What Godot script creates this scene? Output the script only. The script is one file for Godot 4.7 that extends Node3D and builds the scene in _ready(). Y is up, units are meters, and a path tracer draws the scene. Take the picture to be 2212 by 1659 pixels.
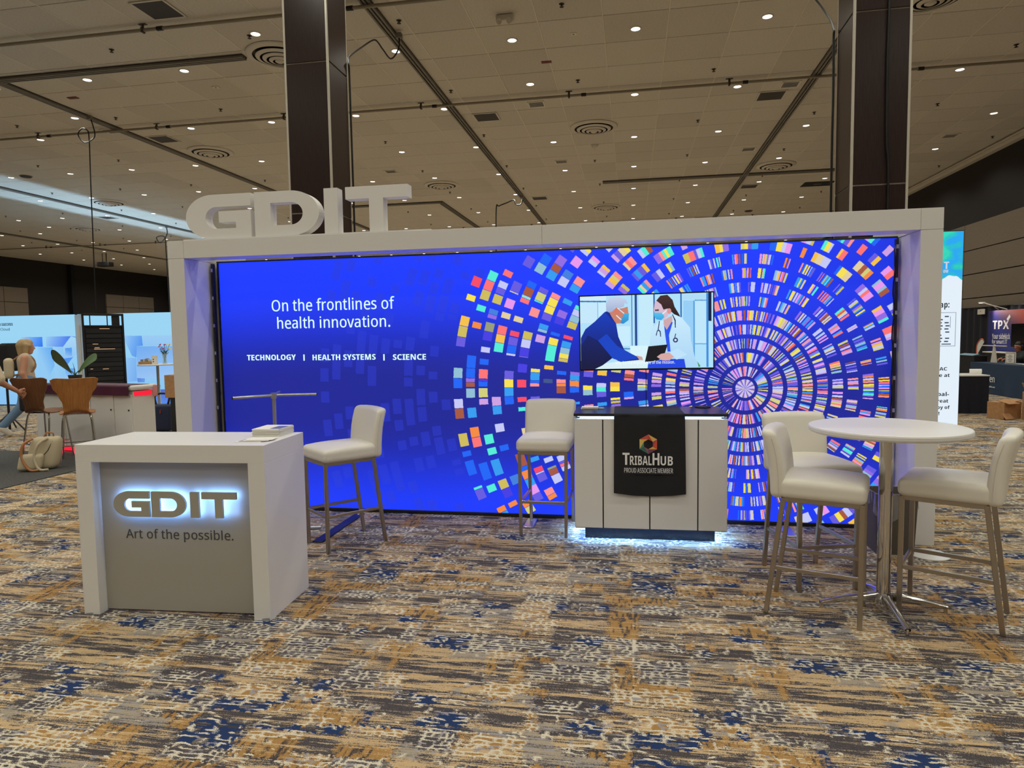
extends Node3D
# An exhibition booth in a convention hall. Hall axes: x to the right along the booth, z towards the camera, y up, metres.

const EYE := 1.57          # camera height
const CEIL := 7.527        # underside of the ceiling
const X0 := -42.5          # left wall
const X1 := 11.7           # right wall
const Z0 := -60.0          # far wall
const Z1 := 13.0           # wall behind the camera
const TILE := 1.2275       # ceiling tile
const WARM := Color(1.0, 0.99, 0.935)

var M := {}
var counts := {}
var rng := RandomNumberGenerator.new()
var cam: Camera3D

func _ready():
	rng.seed = 11
	setup_view()
	make_materials()
	build_shell()
	build_ceiling()
	build_columns()
	build_downlights()
	build_ceiling_fittings()
	build_light_wall()
	build_frame()
	build_letters()
	build_tv()
	build_counter()
	build_kiosk()
	build_stools()
	build_table()
	build_small_things()
	build_left_booth()
	build_right_side()
	build_people()

# ---------------------------------------------------------------- view and light
func setup_view():
	cam = Camera3D.new()
	cam.name = "camera"
	cam.position = Vector3(0, EYE, 0)
	cam.basis = Basis(Vector3.UP, deg_to_rad(10.1065)) * Basis(Vector3.RIGHT, deg_to_rad(-4.1137)) * Basis(Vector3.BACK, deg_to_rad(-0.8707))
	cam.fov = rad_to_deg(2.0 * atan(829.5 / 1455.48))
	cam.near = 0.05
	cam.far = 200.0
	cam.current = true
	add_child(cam)
	var e := Environment.new()
	e.background_mode = Environment.BG_COLOR
	e.background_color = Color(0.0, 0.0, 0.0)
	e.tonemap_mode = Environment.TONE_MAPPER_LINEAR
	e.tonemap_exposure = 1.0
	e.sdfgi_enabled = true
	e.ssao_enabled = true
	e.ssil_enabled = true
	var we := WorldEnvironment.new()
	we.name = "world_environment"
	we.environment = e
	add_child(we)

func area_light(called, at, size, energy, color, turn, parent = self):
	var l := AreaLight3D.new()
	l.name = called
	l.area_size = size
	l.area_normalize_energy = true
	l.light_energy = energy
	l.light_color = color
	l.shadow_enabled = true
	l.area_range = 60.0
	l.area_attenuation = 2.0
	parent.add_child(l, true)
	l.position = at
	l.rotation = turn
	return l

# ---------------------------------------------------------------- naming
func numbered(called: String) -> String:
	if not counts.has(called):
		counts[called] = 0
		return called
	counts[called] += 1
	return "%s_%03d" % [called, counts[called]]

func tag(o, label, category, group = ""):
	o.set_meta("label", label)
	o.set_meta("category", category)
	if group:
		o.set_meta("group", group)
	return o

func thing(called, label, category, at = Vector3.ZERO, turn = 0.0, group = ""):
	var o := Node3D.new()
	o.name = numbered(called)
	add_child(o)
	o.position = at
	o.rotation.y = turn
	return tag(o, label, category, group)

func dup(root, at, turn, label = "", group = ""):
	var r = root.duplicate()
	r.name = numbered(String(root.name).get_slice("_00", 0))
	add_child(r)
	r.position = at
	r.rotation.y = turn
	if label:
		r.set_meta("label", label)
	if group:
		r.set_meta("group", group)
	return r

func part(called, shape, m, parent = self, at = Vector3.ZERO):
	var o := MeshInstance3D.new()
	o.name = called
	o.mesh = done(shape) if shape is SurfaceTool else shape
	o.material_override = m
	parent.add_child(o, true)
	o.position = at
	return o

func struct(called, shape, m, parent = self):
	var o = part(called, shape, m, parent)
	if parent == self:
		o.set_meta("kind", "structure")
	return o

# ---------------------------------------------------------------- shapes
func S() -> SurfaceTool:
	var st := SurfaceTool.new()
	st.begin(Mesh.PRIMITIVE_TRIANGLES)
	st.set_smooth_group(-1)
	return st

func done(st: SurfaceTool) -> ArrayMesh:
	st.generate_normals()
	return st.commit()

func tri(st: SurfaceTool, a: Vector3, b: Vector3, c: Vector3):   # counter-clockwise seen from outside
	st.add_vertex(a)
	st.add_vertex(c)
	st.add_vertex(b)

func quad(st: SurfaceTool, a: Vector3, b: Vector3, c: Vector3, d: Vector3):
	tri(st, a, b, c)
	tri(st, a, c, d)

func uvquad(st: SurfaceTool, a: Vector3, b: Vector3, c: Vector3, d: Vector3, ua = Vector2(0, 1), ub = Vector2(1, 1), uc = Vector2(1, 0), ud = Vector2(0, 0)):
	var v := [a, c, b, a, d, c]
	var u := [ua, uc, ub, ua, ud, uc]
	for i in 6:
		st.set_uv(u[i])
		st.add_vertex(v[i])

func box(st: SurfaceTool, c: Vector3, s: Vector3, ch := 0.0, b := Basis()):
	var h := s * 0.5
	if ch <= 0.0:
		var p := []
		for i in 8:
			p.append(c + b * Vector3(h.x if i & 1 else -h.x, h.y if i & 2 else -h.y, h.z if i & 4 else -h.z))
		quad(st, p[4], p[5], p[7], p[6])
		quad(st, p[1], p[0], p[2], p[3])
		quad(st, p[5], p[1], p[3], p[7])
		quad(st, p[0], p[4], p[6], p[2])
		quad(st, p[6], p[7], p[3], p[2])
		quad(st, p[0], p[1], p[5], p[4])
		return
	ch = minf(ch, minf(h.x, minf(h.y, h.z)) * 0.98)
	var g := h - Vector3.ONE * ch
	var q := {}
	for i in 8:
		var sx := 1.0 if i & 1 else -1.0
		var sy := 1.0 if i & 2 else -1.0
		var sz := 1.0 if i & 4 else -1.0
		q[[i, 0]] = c + b * Vector3(sx * h.x, sy * g.y, sz * g.z)
		q[[i, 1]] = c + b * Vector3(sx * g.x, sy * h.y, sz * g.z)
		q[[i, 2]] = c + b * Vector3(sx * g.x, sy * g.y, sz * h.z)
	quad(st, q[[4, 2]], q[[5, 2]], q[[7, 2]], q[[6, 2]])
	quad(st, q[[1, 2]], q[[0, 2]], q[[2, 2]], q[[3, 2]])
	quad(st, q[[5, 0]], q[[1, 0]], q[[3, 0]], q[[7, 0]])
	quad(st, q[[0, 0]], q[[4, 0]], q[[6, 0]], q[[2, 0]])
	quad(st, q[[6, 1]], q[[7, 1]], q[[3, 1]], q[[2, 1]])
	quad(st, q[[0, 1]], q[[1, 1]], q[[5, 1]], q[[4, 1]])
	for e in [[0, 1, 1, 2], [2, 3, 1, 2], [4, 5, 1, 2], [6, 7, 1, 2], [0, 2, 0, 2], [1, 3, 0, 2], [4, 6, 0, 2], [5, 7, 0, 2], [0, 4, 0, 1], [1, 5, 0, 1], [2, 6, 0, 1], [3, 7, 0, 1]]:
		outquad(st, c, q[[e[0], e[2]]], q[[e[1], e[2]]], q[[e[1], e[3]]], q[[e[0], e[3]]])
	for i in 8:
		outtri(st, c, q[[i, 0]], q[[i, 1]], q[[i, 2]])

func outtri(st, c: Vector3, p: Vector3, q: Vector3, r: Vector3):
	if (q - p).cross(r - p).dot(p - c) > 0.0:
		tri(st, p, q, r)
	else:
		tri(st, p, r, q)

func outquad(st, c: Vector3, p: Vector3, q: Vector3, r: Vector3, s: Vector3):
	if (q - p).cross(r - p).dot(p - c) > 0.0:
		quad(st, p, q, r, s)
	else:
		quad(st, p, s, r, q)

func turn_to(d: Vector3) -> Basis:       # a basis whose y is d
	var y := d.normalized()
	var x := y.cross(Vector3.FORWARD if absf(y.z) < 0.9 else Vector3.RIGHT).normalized()
	return Basis(x, y, x.cross(y).normalized())

func bar(st, a: Vector3, b: Vector3, w: float, d: float, ch := 0.0, side := Vector3.ZERO):   # a square tube from a to b
	var y := (b - a).normalized()
	var x := side if side != Vector3.ZERO else y.cross(Vector3.FORWARD if absf(y.z) < 0.9 else Vector3.RIGHT)
	x = (x - y * x.dot(y)).normalized()
	box(st, (a + b) * 0.5, Vector3(w, a.distance_to(b), d), ch, Basis(x, y, x.cross(y)))

func lathe(st: SurfaceTool, prof: Array, n := 24, xf := Transform3D()):   # profile of (radius, height), listed bottom to top on the outside
	st.set_smooth_group(-1)
	for k in prof.size() - 1:
		var p: Vector2 = prof[k]
		var q: Vector2 = prof[k + 1]
		st.set_smooth_group(k + 1)
		for i in n:
			var a := TAU * i / n
			var b := TAU * (i + 1) / n
			var pa := xf * Vector3(p.x * cos(a), p.y, -p.x * sin(a))
			var pb := xf * Vector3(p.x * cos(b), p.y, -p.x * sin(b))
			var qa := xf * Vector3(q.x * cos(a), q.y, -q.x * sin(a))
			var qb := xf * Vector3(q.x * cos(b), q.y, -q.x * sin(b))
			if p.x < 1e-6:
				tri(st, pa, qb, qa)
			elif q.x < 1e-6:
				tri(st, pa, pb, qa)
			else:
				quad(st, pa, pb, qb, qa)
	st.set_smooth_group(-1)

func cyl(st, a: Vector3, b: Vector3, r0: float, r1 := -1.0, n := 16):
	if r1 < 0.0:
		r1 = r0
	var h := a.distance_to(b)
	lathe(st, [Vector2(0, 0), Vector2(r0, 0), Vector2(r1, h), Vector2(0, h)], n, Transform3D(turn_to(b - a), a))

func tube(st: SurfaceTool, pts: Array, r: float, n := 8):
	var x := Vector3.ZERO
	var rings := []
	for i in pts.size():
		var d: Vector3 = pts[mini(i + 1, pts.size() - 1)] - pts[maxi(i - 1, 0)]
		d = d.normalized()
		if x == Vector3.ZERO:
			x = turn_to(d).x
		x = (x - d * x.dot(d)).normalized()
		var y := d.cross(x)
		var ring := []
		for k in n:
			ring.append(pts[i] + (x * cos(TAU * k / n) + y * sin(TAU * k / n)) * r)
		rings.append(ring)
	st.set_smooth_group(1)
	for i in rings.size() - 1:
		for k in n:
			quad(st, rings[i][k], rings[i][(k + 1) % n], rings[i + 1][(k + 1) % n], rings[i + 1][k])
	st.set_smooth_group(-1)
	for k in range(1, n - 1):
		tri(st, rings[0][0], rings[0][k + 1], rings[0][k])
		tri(st, rings[-1][0], rings[-1][k], rings[-1][k + 1])

func curve(pts: Array, per := 6) -> Array:      # Catmull-Rom through the points
	var out := []
	for i in pts.size() - 1:
		var p0: Vector3 = pts[maxi(i - 1, 0)]
		var p3: Vector3 = pts[mini(i + 2, pts.size() - 1)]
		for k in per:
			out.append(pts[i].cubic_interpolate(pts[i + 1], p0, p3, float(k) / per))
	out.append(pts[-1])
	return out

func extrude(st: SurfaceTool, poly: PackedVector2Array, depth: float, xf := Transform3D(), hole := PackedVector2Array()):
	# poly runs counter-clockwise; the front is at z = depth; a hole has as many points as poly and runs the same way
	var n := poly.size()
	for i in n:
		var a := poly[i]
		var b := poly[(i + 1) % n]
		quad(st, xf * Vector3(a.x, a.y, 0), xf * Vector3(b.x, b.y, 0), xf * Vector3(b.x, b.y, depth), xf * Vector3(a.x, a.y, depth))
		if hole.size():
			var c := hole[i]
			var d := hole[(i + 1) % n]
			quad(st, xf * Vector3(d.x, d.y, 0), xf * Vector3(c.x, c.y, 0), xf * Vector3(c.x, c.y, depth), xf * Vector3(d.x, d.y, depth))
			quad(st, xf * Vector3(a.x, a.y, depth), xf * Vector3(b.x, b.y, depth), xf * Vector3(d.x, d.y, depth), xf * Vector3(c.x, c.y, depth))
			quad(st, xf * Vector3(b.x, b.y, 0), xf * Vector3(a.x, a.y, 0), xf * Vector3(c.x, c.y, 0), xf * Vector3(d.x, d.y, 0))
	if hole.size():
		return
	var t := Geometry2D.triangulate_polygon(poly)
	for i in range(0, t.size(), 3):
		var a := poly[t[i]]
		var b := poly[t[i + 1]]
		var c := poly[t[i + 2]]
		if (b - a).cross(c - a) < 0.0:
			var s := b
			b = c
			c = s
		tri(st, xf * Vector3(a.x, a.y, depth), xf * Vector3(b.x, b.y, depth), xf * Vector3(c.x, c.y, depth))
		tri(st, xf * Vector3(a.x, a.y, 0), xf * Vector3(c.x, c.y, 0), xf * Vector3(b.x, b.y, 0))

func soft(st: SurfaceTool, c: Vector3, s: Vector3, r: float, m := 4, warp = null):   # a rounded box, bent by warp
	var h := s * 0.5
	r = minf(r, minf(h.x, minf(h.y, h.z)) * 0.999)
	var lists := []
	for ax in 3:
		var l := []
		for f in [0.0, 0.3, 0.65, 1.0]:
			l.append(-h[ax] + r * f)
		for k in range(1, m):
			l.append(lerpf(-h[ax] + r, h[ax] - r, float(k) / m))
		for f in [1.0, 0.65, 0.3, 0.0]:
			l.append(h[ax] - r * f)
		lists.append(l)
	st.set_smooth_group(1)
	for ax in 3:
		var u := (ax + 1) % 3
		var v := (ax + 2) % 3
		for sgn in [-1.0, 1.0]:
			var grid := []
			for a in lists[u]:
				var row := []
				for b in lists[v]:
					var p := Vector3.ZERO
					p[ax] = sgn * h[ax]
					p[u] = a
					p[v] = b
					var inner := p.clamp(-(h - Vector3.ONE * r), h - Vector3.ONE * r)
					var d := p - inner
					p = inner + d.normalized() * r + c
					if warp != null:
						p = warp.call(p)
					row.append(p.snapped(Vector3.ONE * 1e-6))
				grid.append(row)
			for i in grid.size() - 1:
				for j in grid[0].size() - 1:
					if sgn > 0:
						quad(st, grid[i][j], grid[i + 1][j], grid[i + 1][j + 1], grid[i][j + 1])
					else:
						quad(st, grid[i][j], grid[i][j + 1], grid[i + 1][j + 1], grid[i + 1][j])
	st.set_smooth_group(-1)

func sheet(st: SurfaceTool, f: Callable, nu: int, nv: int, thick := 0.0):    # a surface f(u, v), smooth, with a back at thick behind it
	var g := []
	for i in nu + 1:
		var row := []
		for j in nv + 1:
			row.append(f.call(float(i) / nu, float(j) / nv))
		g.append(row)
	st.set_smooth_group(1)
	for i in nu:
		for j in nv:
			quad(st, g[i][j], g[i + 1][j], g[i + 1][j + 1], g[i][j + 1])
	if thick <= 0.0:
		st.set_smooth_group(-1)
		return
	var k := []
	for i in nu + 1:
		var row := []
		for j in nv + 1:
			var du: Vector3 = g[mini(i + 1, nu)][j] - g[maxi(i - 1, 0)][j]
			var dv: Vector3 = g[i][mini(j + 1, nv)] - g[i][maxi(j - 1, 0)]
			row.append(g[i][j] - du.cross(dv).normalized() * thick)
		k.append(row)
	st.set_smooth_group(2)
	for i in nu:
		for j in nv:
			quad(st, k[i][j], k[i][j + 1], k[i + 1][j + 1], k[i + 1][j])
	st.set_smooth_group(-1)
	for i in nu:
		quad(st, k[i][0], k[i + 1][0], g[i + 1][0], g[i][0])
		quad(st, g[i][nv], g[i + 1][nv], k[i + 1][nv], k[i][nv])
	for j in nv:
		quad(st, g[0][j], g[0][j + 1], k[0][j + 1], k[0][j])
		quad(st, k[nu][j], k[nu][j + 1], g[nu][j + 1], g[nu][j])

var fonts := {}
func lettering(called, words: String, m, parent, at: Vector3, wide: float, high := 0.0, turn := 0.0, bold := false, depth := 0.002):
	# words in a box wide x high, whose lower left corner is at
	var key := "b" if bold else "r"
	if not fonts.has(key):
		var sf := SystemFont.new()
		sf.font_names = PackedStringArray(["Droid Sans"])
		sf.font_weight = 700 if bold else 400
		fonts[key] = sf
	var tm := TextMesh.new()
	tm.font = fonts[key]
	tm.text = words
	tm.font_size = 48
	tm.pixel_size = 0.01
	tm.depth = 0.01
	tm.curve_step = 1.0
	var bb := tm.get_aabb()
	var sx := wide / bb.size.x
	var sy := high / bb.size.y if high > 0.0 else sx
	var o := MeshInstance3D.new()
	o.name = called
	o.mesh = tm
	o.material_override = m
	parent.add_child(o, true)
	var sc := Vector3(sx, sy, depth / 0.01)
	o.transform = Transform3D(Basis(Vector3.UP, turn), at) * Transform3D(Basis.from_scale(sc), Vector3(-bb.position.x * sx, -bb.position.y * sy, depth * 0.5))
	return o

# ---------------------------------------------------------------- materials
func mat(albedo: Color, rough := 0.6, metal := 0.0) -> StandardMaterial3D:
	var m := StandardMaterial3D.new()
	m.albedo_color = albedo
	m.roughness = rough
	m.metallic = metal
	return m

func glow(c: Color, energy: float) -> StandardMaterial3D:
	var m := mat(Color(0.02, 0.02, 0.02), 0.6)
	m.emission_enabled = true
	m.emission = c
	m.emission_energy_multiplier = energy
	return m

func noise_tex(freq: float, c0: Color, c1: Color, seed_ := 1, size := 256, octaves := 4) -> NoiseTexture2D:
	var n := FastNoiseLite.new()
	n.seed = seed_
	n.frequency = freq
	n.fractal_octaves = octaves
	var t := NoiseTexture2D.new()
	t.width = size
	t.height = size
	t.seamless = true
	t.noise = n
	var g := Gradient.new()
	g.set_color(0, c0)
	g.set_color(1, c1)
	t.color_ramp = g
	return t

func picture(im: Image, energy := 0.0) -> StandardMaterial3D:
	var m := StandardMaterial3D.new()
	var t := ImageTexture.create_from_image(im)
	m.roughness = 0.55
	if energy > 0.0:
		m.albedo_color = Color(0.02, 0.02, 0.02)
		m.emission_enabled = true
		m.emission = Color.BLACK
		m.emission_texture = t
		m.emission_energy_multiplier = energy
	else:
		m.albedo_texture = t
	return m

func c8(r: int, g: int, b: int) -> Color:
	return Color8(r, g, b)

func make_materials():
	M.white = mat(c8(226, 224, 220), 0.4)
	M.white_letter = mat(c8(232, 230, 226), 0.55)
	M.panel_grey = mat(c8(166, 162, 150), 0.5)
	M.vinyl = mat(c8(226, 221, 208), 0.42)
	M.vinyl.rim_enabled = true
	M.vinyl.rim = 0.15
	M.steel = mat(c8(176, 168, 156), 0.33, 1.0)
	M.chrome = mat(c8(205, 203, 200), 0.12, 1.0)
	M.aluminium = mat(c8(200, 200, 202), 0.35, 0.9)
	M.black = mat(c8(22, 22, 25), 0.5)
	M.black_gloss = mat(c8(14, 15, 20), 0.18)
	M.black_cloth = mat(c8(24, 24, 28), 0.85)
	M.dark_metal = mat(c8(58, 58, 60), 0.45, 0.6)
	M.top_dark = mat(c8(38, 38, 46), 0.3)
	M.tile = []
	for k in 4:
		var t := mat(Color.WHITE, 0.9)
		t.albedo_texture = noise_tex(0.06, [c8(206, 200, 188), c8(201, 196, 186), c8(208, 203, 192), c8(198, 193, 182)][k], [c8(220, 215, 203), c8(216, 210, 199), c8(222, 216, 205), c8(213, 207, 196)][k], 20 + k)
		t.uv1_triplanar = true
		t.uv1_world_triplanar = true
		t.uv1_scale = Vector3.ONE * 1.3
		M.tile.append(t)
	M.tee = mat(c8(228, 222, 208), 0.6)
	M.plenum = mat(c8(60, 56, 50), 0.9)
	M.rail = mat(c8(128, 124, 116), 0.5, 0.3)
	M.rail_dark = mat(c8(74, 72, 68), 0.55, 0.3)
	M.pipe = mat(c8(150, 142, 126), 0.6, 0.2)
	M.off_white = mat(c8(214, 208, 196), 0.6)
	M.vent_dark = mat(c8(62, 60, 60), 0.7)
	M.sprinkler = mat(c8(58, 48, 42), 0.5, 0.4)
	M.red_tag = mat(c8(120, 38, 34), 0.6)
	M.cable = mat(c8(16, 15, 15), 0.5)
	M.strip = mat(c8(214, 208, 194), 0.35, 0.3)
	M.wood_dark = mat(Color.WHITE, 0.3)
	M.wood_dark.albedo_texture = noise_tex(0.03, c8(34, 22, 20), c8(56, 38, 34), 5, 256, 3)
	M.wood_dark.uv1_triplanar = true
	M.wood_dark.uv1_scale = Vector3(9.0, 0.5, 9.0)
	M.wood = mat(Color.WHITE, 0.35)
	M.wood.albedo_texture = noise_tex(0.03, c8(150, 94, 44), c8(190, 130, 70), 6, 256, 3)
	M.wood.uv1_triplanar = true
	M.wood.uv1_scale = Vector3(6.0, 0.5, 6.0)
	M.wood_old = mat(Color.WHITE, 0.4)
	M.wood_old.albedo_texture = noise_tex(0.03, c8(104, 68, 42), c8(138, 92, 58), 16, 256, 3)
	M.wood_old.uv1_triplanar = true
	M.wood_old.uv1_scale = Vector3(6.0, 0.5, 6.0)
	M.wall_dark = mat(c8(36, 32, 32), 0.85)
	M.wall_beige = mat(Color.WHITE, 0.85)
	M.wall_beige.albedo_texture = noise_tex(0.08, c8(116, 104, 90), c8(130, 118, 103), 8)
	M.wall_beige.uv1_triplanar = true
	M.wall_beige.uv1_scale = Vector3.ONE * 0.7
	M.wall_plain = mat(c8(150, 140, 126), 0.85)
	M.carpet_dark = mat(Color.WHITE, 0.95)
	M.carpet_dark.albedo_texture = noise_tex(0.12, c8(58, 58, 58), c8(84, 84, 82), 9)
	M.carpet_dark.uv1_triplanar = true
	M.carpet_dark.uv1_scale = Vector3.ONE * 0.9
	M.lens = glow(Color(1.0, 0.98, 0.95), 1.3)
	M.reflector = glow(Color(1.0, 0.97, 0.92), 4.0)
	M.paper = mat(c8(236, 233, 224), 0.7)
	M.paper_grey = mat(c8(150, 152, 156), 0.6)
	M.cardboard = mat(Color.WHITE, 0.85)
	M.cardboard.albedo_texture = noise_tex(0.05, c8(172, 126, 84), c8(190, 146, 102), 12)
	M.cardboard.uv1_triplanar = true
	M.navy = mat(c8(34, 56, 84), 0.9)
	M.maroon = mat(c8(74, 24, 52), 0.6)
	M.skin = mat(c8(206, 150, 122), 0.55)
	M.skin_tan = mat(c8(176, 112, 84), 0.55)
	M.glass = mat(Color(0.85, 0.93, 0.93, 0.25), 0.05)
	M.glass.transparency = BaseMaterial3D.TRANSPARENCY_ALPHA
	M.flag_cloth = mat(c8(22, 22, 26), 0.7)
	M.flag_cloth.backlight_enabled = true
	M.flag_cloth.backlight = Color(0.28, 0.28, 0.3)
	M.text_white = mat(c8(240, 240, 240), 0.6)
	M.text_dark = mat(c8(66, 66, 66), 0.6)
# ---------------------------------------------------------------- carpet print
const CARPET_N := 2048
const CARPET_X := 1.785      # the carpet's repeat
const CARPET_Z := 1.83
# blocks of one repeat, in 256ths: kind, x, width, z, depth
# kinds: 0 gold streaks, 1 dark streaks, 2 pale net on dark, 3 ochre, 4 blue blotches, 5 pale net on ochre, 6 fine beige
const CARPET_BLOCKS := [
	[1, 58, 25, 33, 19], [2, 43, 10, 40, 17], [4, 49, 7, 44, 9], [6, 55, 27, 56, 8], [0, 41, 21, 67, 11], [1, 40, 17, 77, 9], [5, 68, 16, 57, 22], [6, 104, 24, 30, 26],
	[0, 129, 41, 25, 16], [1, 139, 31, 31, 8], [0, 99, 46, 66, 13], [1, 38, 34, 85, 31], [1, 72, 23, 82, 23], [3, 82, 19, 63, 19], [3, 90, 5, 81, 21], [3, 74, 4, 80, 13],
	[2, 61, 13, 92, 38], [2, 73, 19, 105, 22], [5, 92, 18, 104, 16], [4, 36, 6, 119, 11], [4, 103, 13, 56, 6], [4, 120, 18, 47, 18], [2, 137, 26, 42, 26], [0, 104, 42, 80, 14],
	[1, 121, 27, 93, 8], [0, 109, 36, 102, 8], [1, 108, 34, 110, 6], [0, 110, 30, 116, 8], [5, 43, 23, 128, 13], [4, 48, 16, 119, 14], [4, 37, 6, 137, 14], [4, 57, 6, 140, 8],
	[0, 73, 35, 127, 10], [4, 110, 23, 125, 9], [1, 80, 25, 136, 7], [1, 102, 28, 137, 27], [1, 32, 29, 159, 14], [0, 45, 20, 154, 6], [0, 77, 20, 149, 8], [3, 66, 15, 150, 10],
	[3, 80, 19, 155, 12], [5, 64, 5, 139, 32], [5, 67, 13, 160, 9], [6, 137, 25, 251, 21], [2, 100, 33, 243, 12], [1, 112, 47, 237, 7], [4, 133, 23, 238, 12], [5, 162, 28, 239, 30],
	[2, 197, 34, 233, 12], [4, 194, 23, 227, 18], [4, 229, 9, 227, 14], [0, 108, 66, 12, 30], [3, 82, 20, 251, 26], [1, 191, 47, 251, 13], [0, 198, 40, 7, 11], [1, 195, 42, 20, 12],
	[3, 238, 23, 243, 47], [5, 178, 19, 21, 15], [3, 173, 7, 29, 12], [2, 126, 53, 44, 29], [4, 109, 29, 47, 20], [5, 154, 27, 64, 13], [1, 198, 15, 35, 13], [2, 181, 60, 47, 23],
	[4, 197, 10, 48, 9], [4, 215, 20, 37, 11], [2, 243, 17, 33, 27], [0, 104, 25, 69, 10], [6, 129, 26, 70, 10], [0, 109, 31, 83, 13], [1, 116, 35, 95, 10], [1, 163, 12, 77, 12],
	[3, 158, 7, 78, 21], [3, 176, 8, 76, 32], [1, 183, 10, 74, 10], [2, 188, 54, 78, 23], [3, 243, 17, 77, 27], [0, 240, 12, 69, 7], [0, 116, 36, 106, 9], [5, 162, 26, 106, 20],
	[1, 196, 44, 98, 13], [0, 205, 37, 110, 10], [6, 144, 7, 117, 10], [0, 120, 22, 115, 14], [0, 150, 12, 113, 12], [5, 243, 17, 104, 16], [4, 124, 13, 130, 9], [0, 137, 26, 127, 8],
	[4, 151, 4, 130, 4], [0, 172, 22, 130, 7], [6, 184, 15, 119, 10], [2, 197, 23, 122, 8], [4, 195, 13, 123, 8], [4, 226, 17, 124, 7], [0, 243, 17, 120, 13], [1, 128, 11, 141, 11],
	[1, 157, 15, 135, 9], [4, 141, 17, 144, 20], [4, 131, 8, 152, 10], [1, 169, 25, 138, 12], [0, 161, 34, 151, 7], [5, 194, 7, 139, 17], [1, 200, 35, 136, 11], [4, 217, 10, 145, 8],
	[4, 228, 11, 139, 15], [5, 239, 4, 133, 19], [1, 244, 16, 140, 9], [2, 137, 21, 164, 18], [5, 159, 24, 163, 21], [5, 175, 24, 164, 22], [6, 197, 22, 159, 18], [0, 213, 29, 159, 11],
	[2, 242, 10, 154, 20], [1, 143, 17, 183, 13], [0, 160, 40, 184, 7], [6, 200, 42, 175, 10]]

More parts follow.
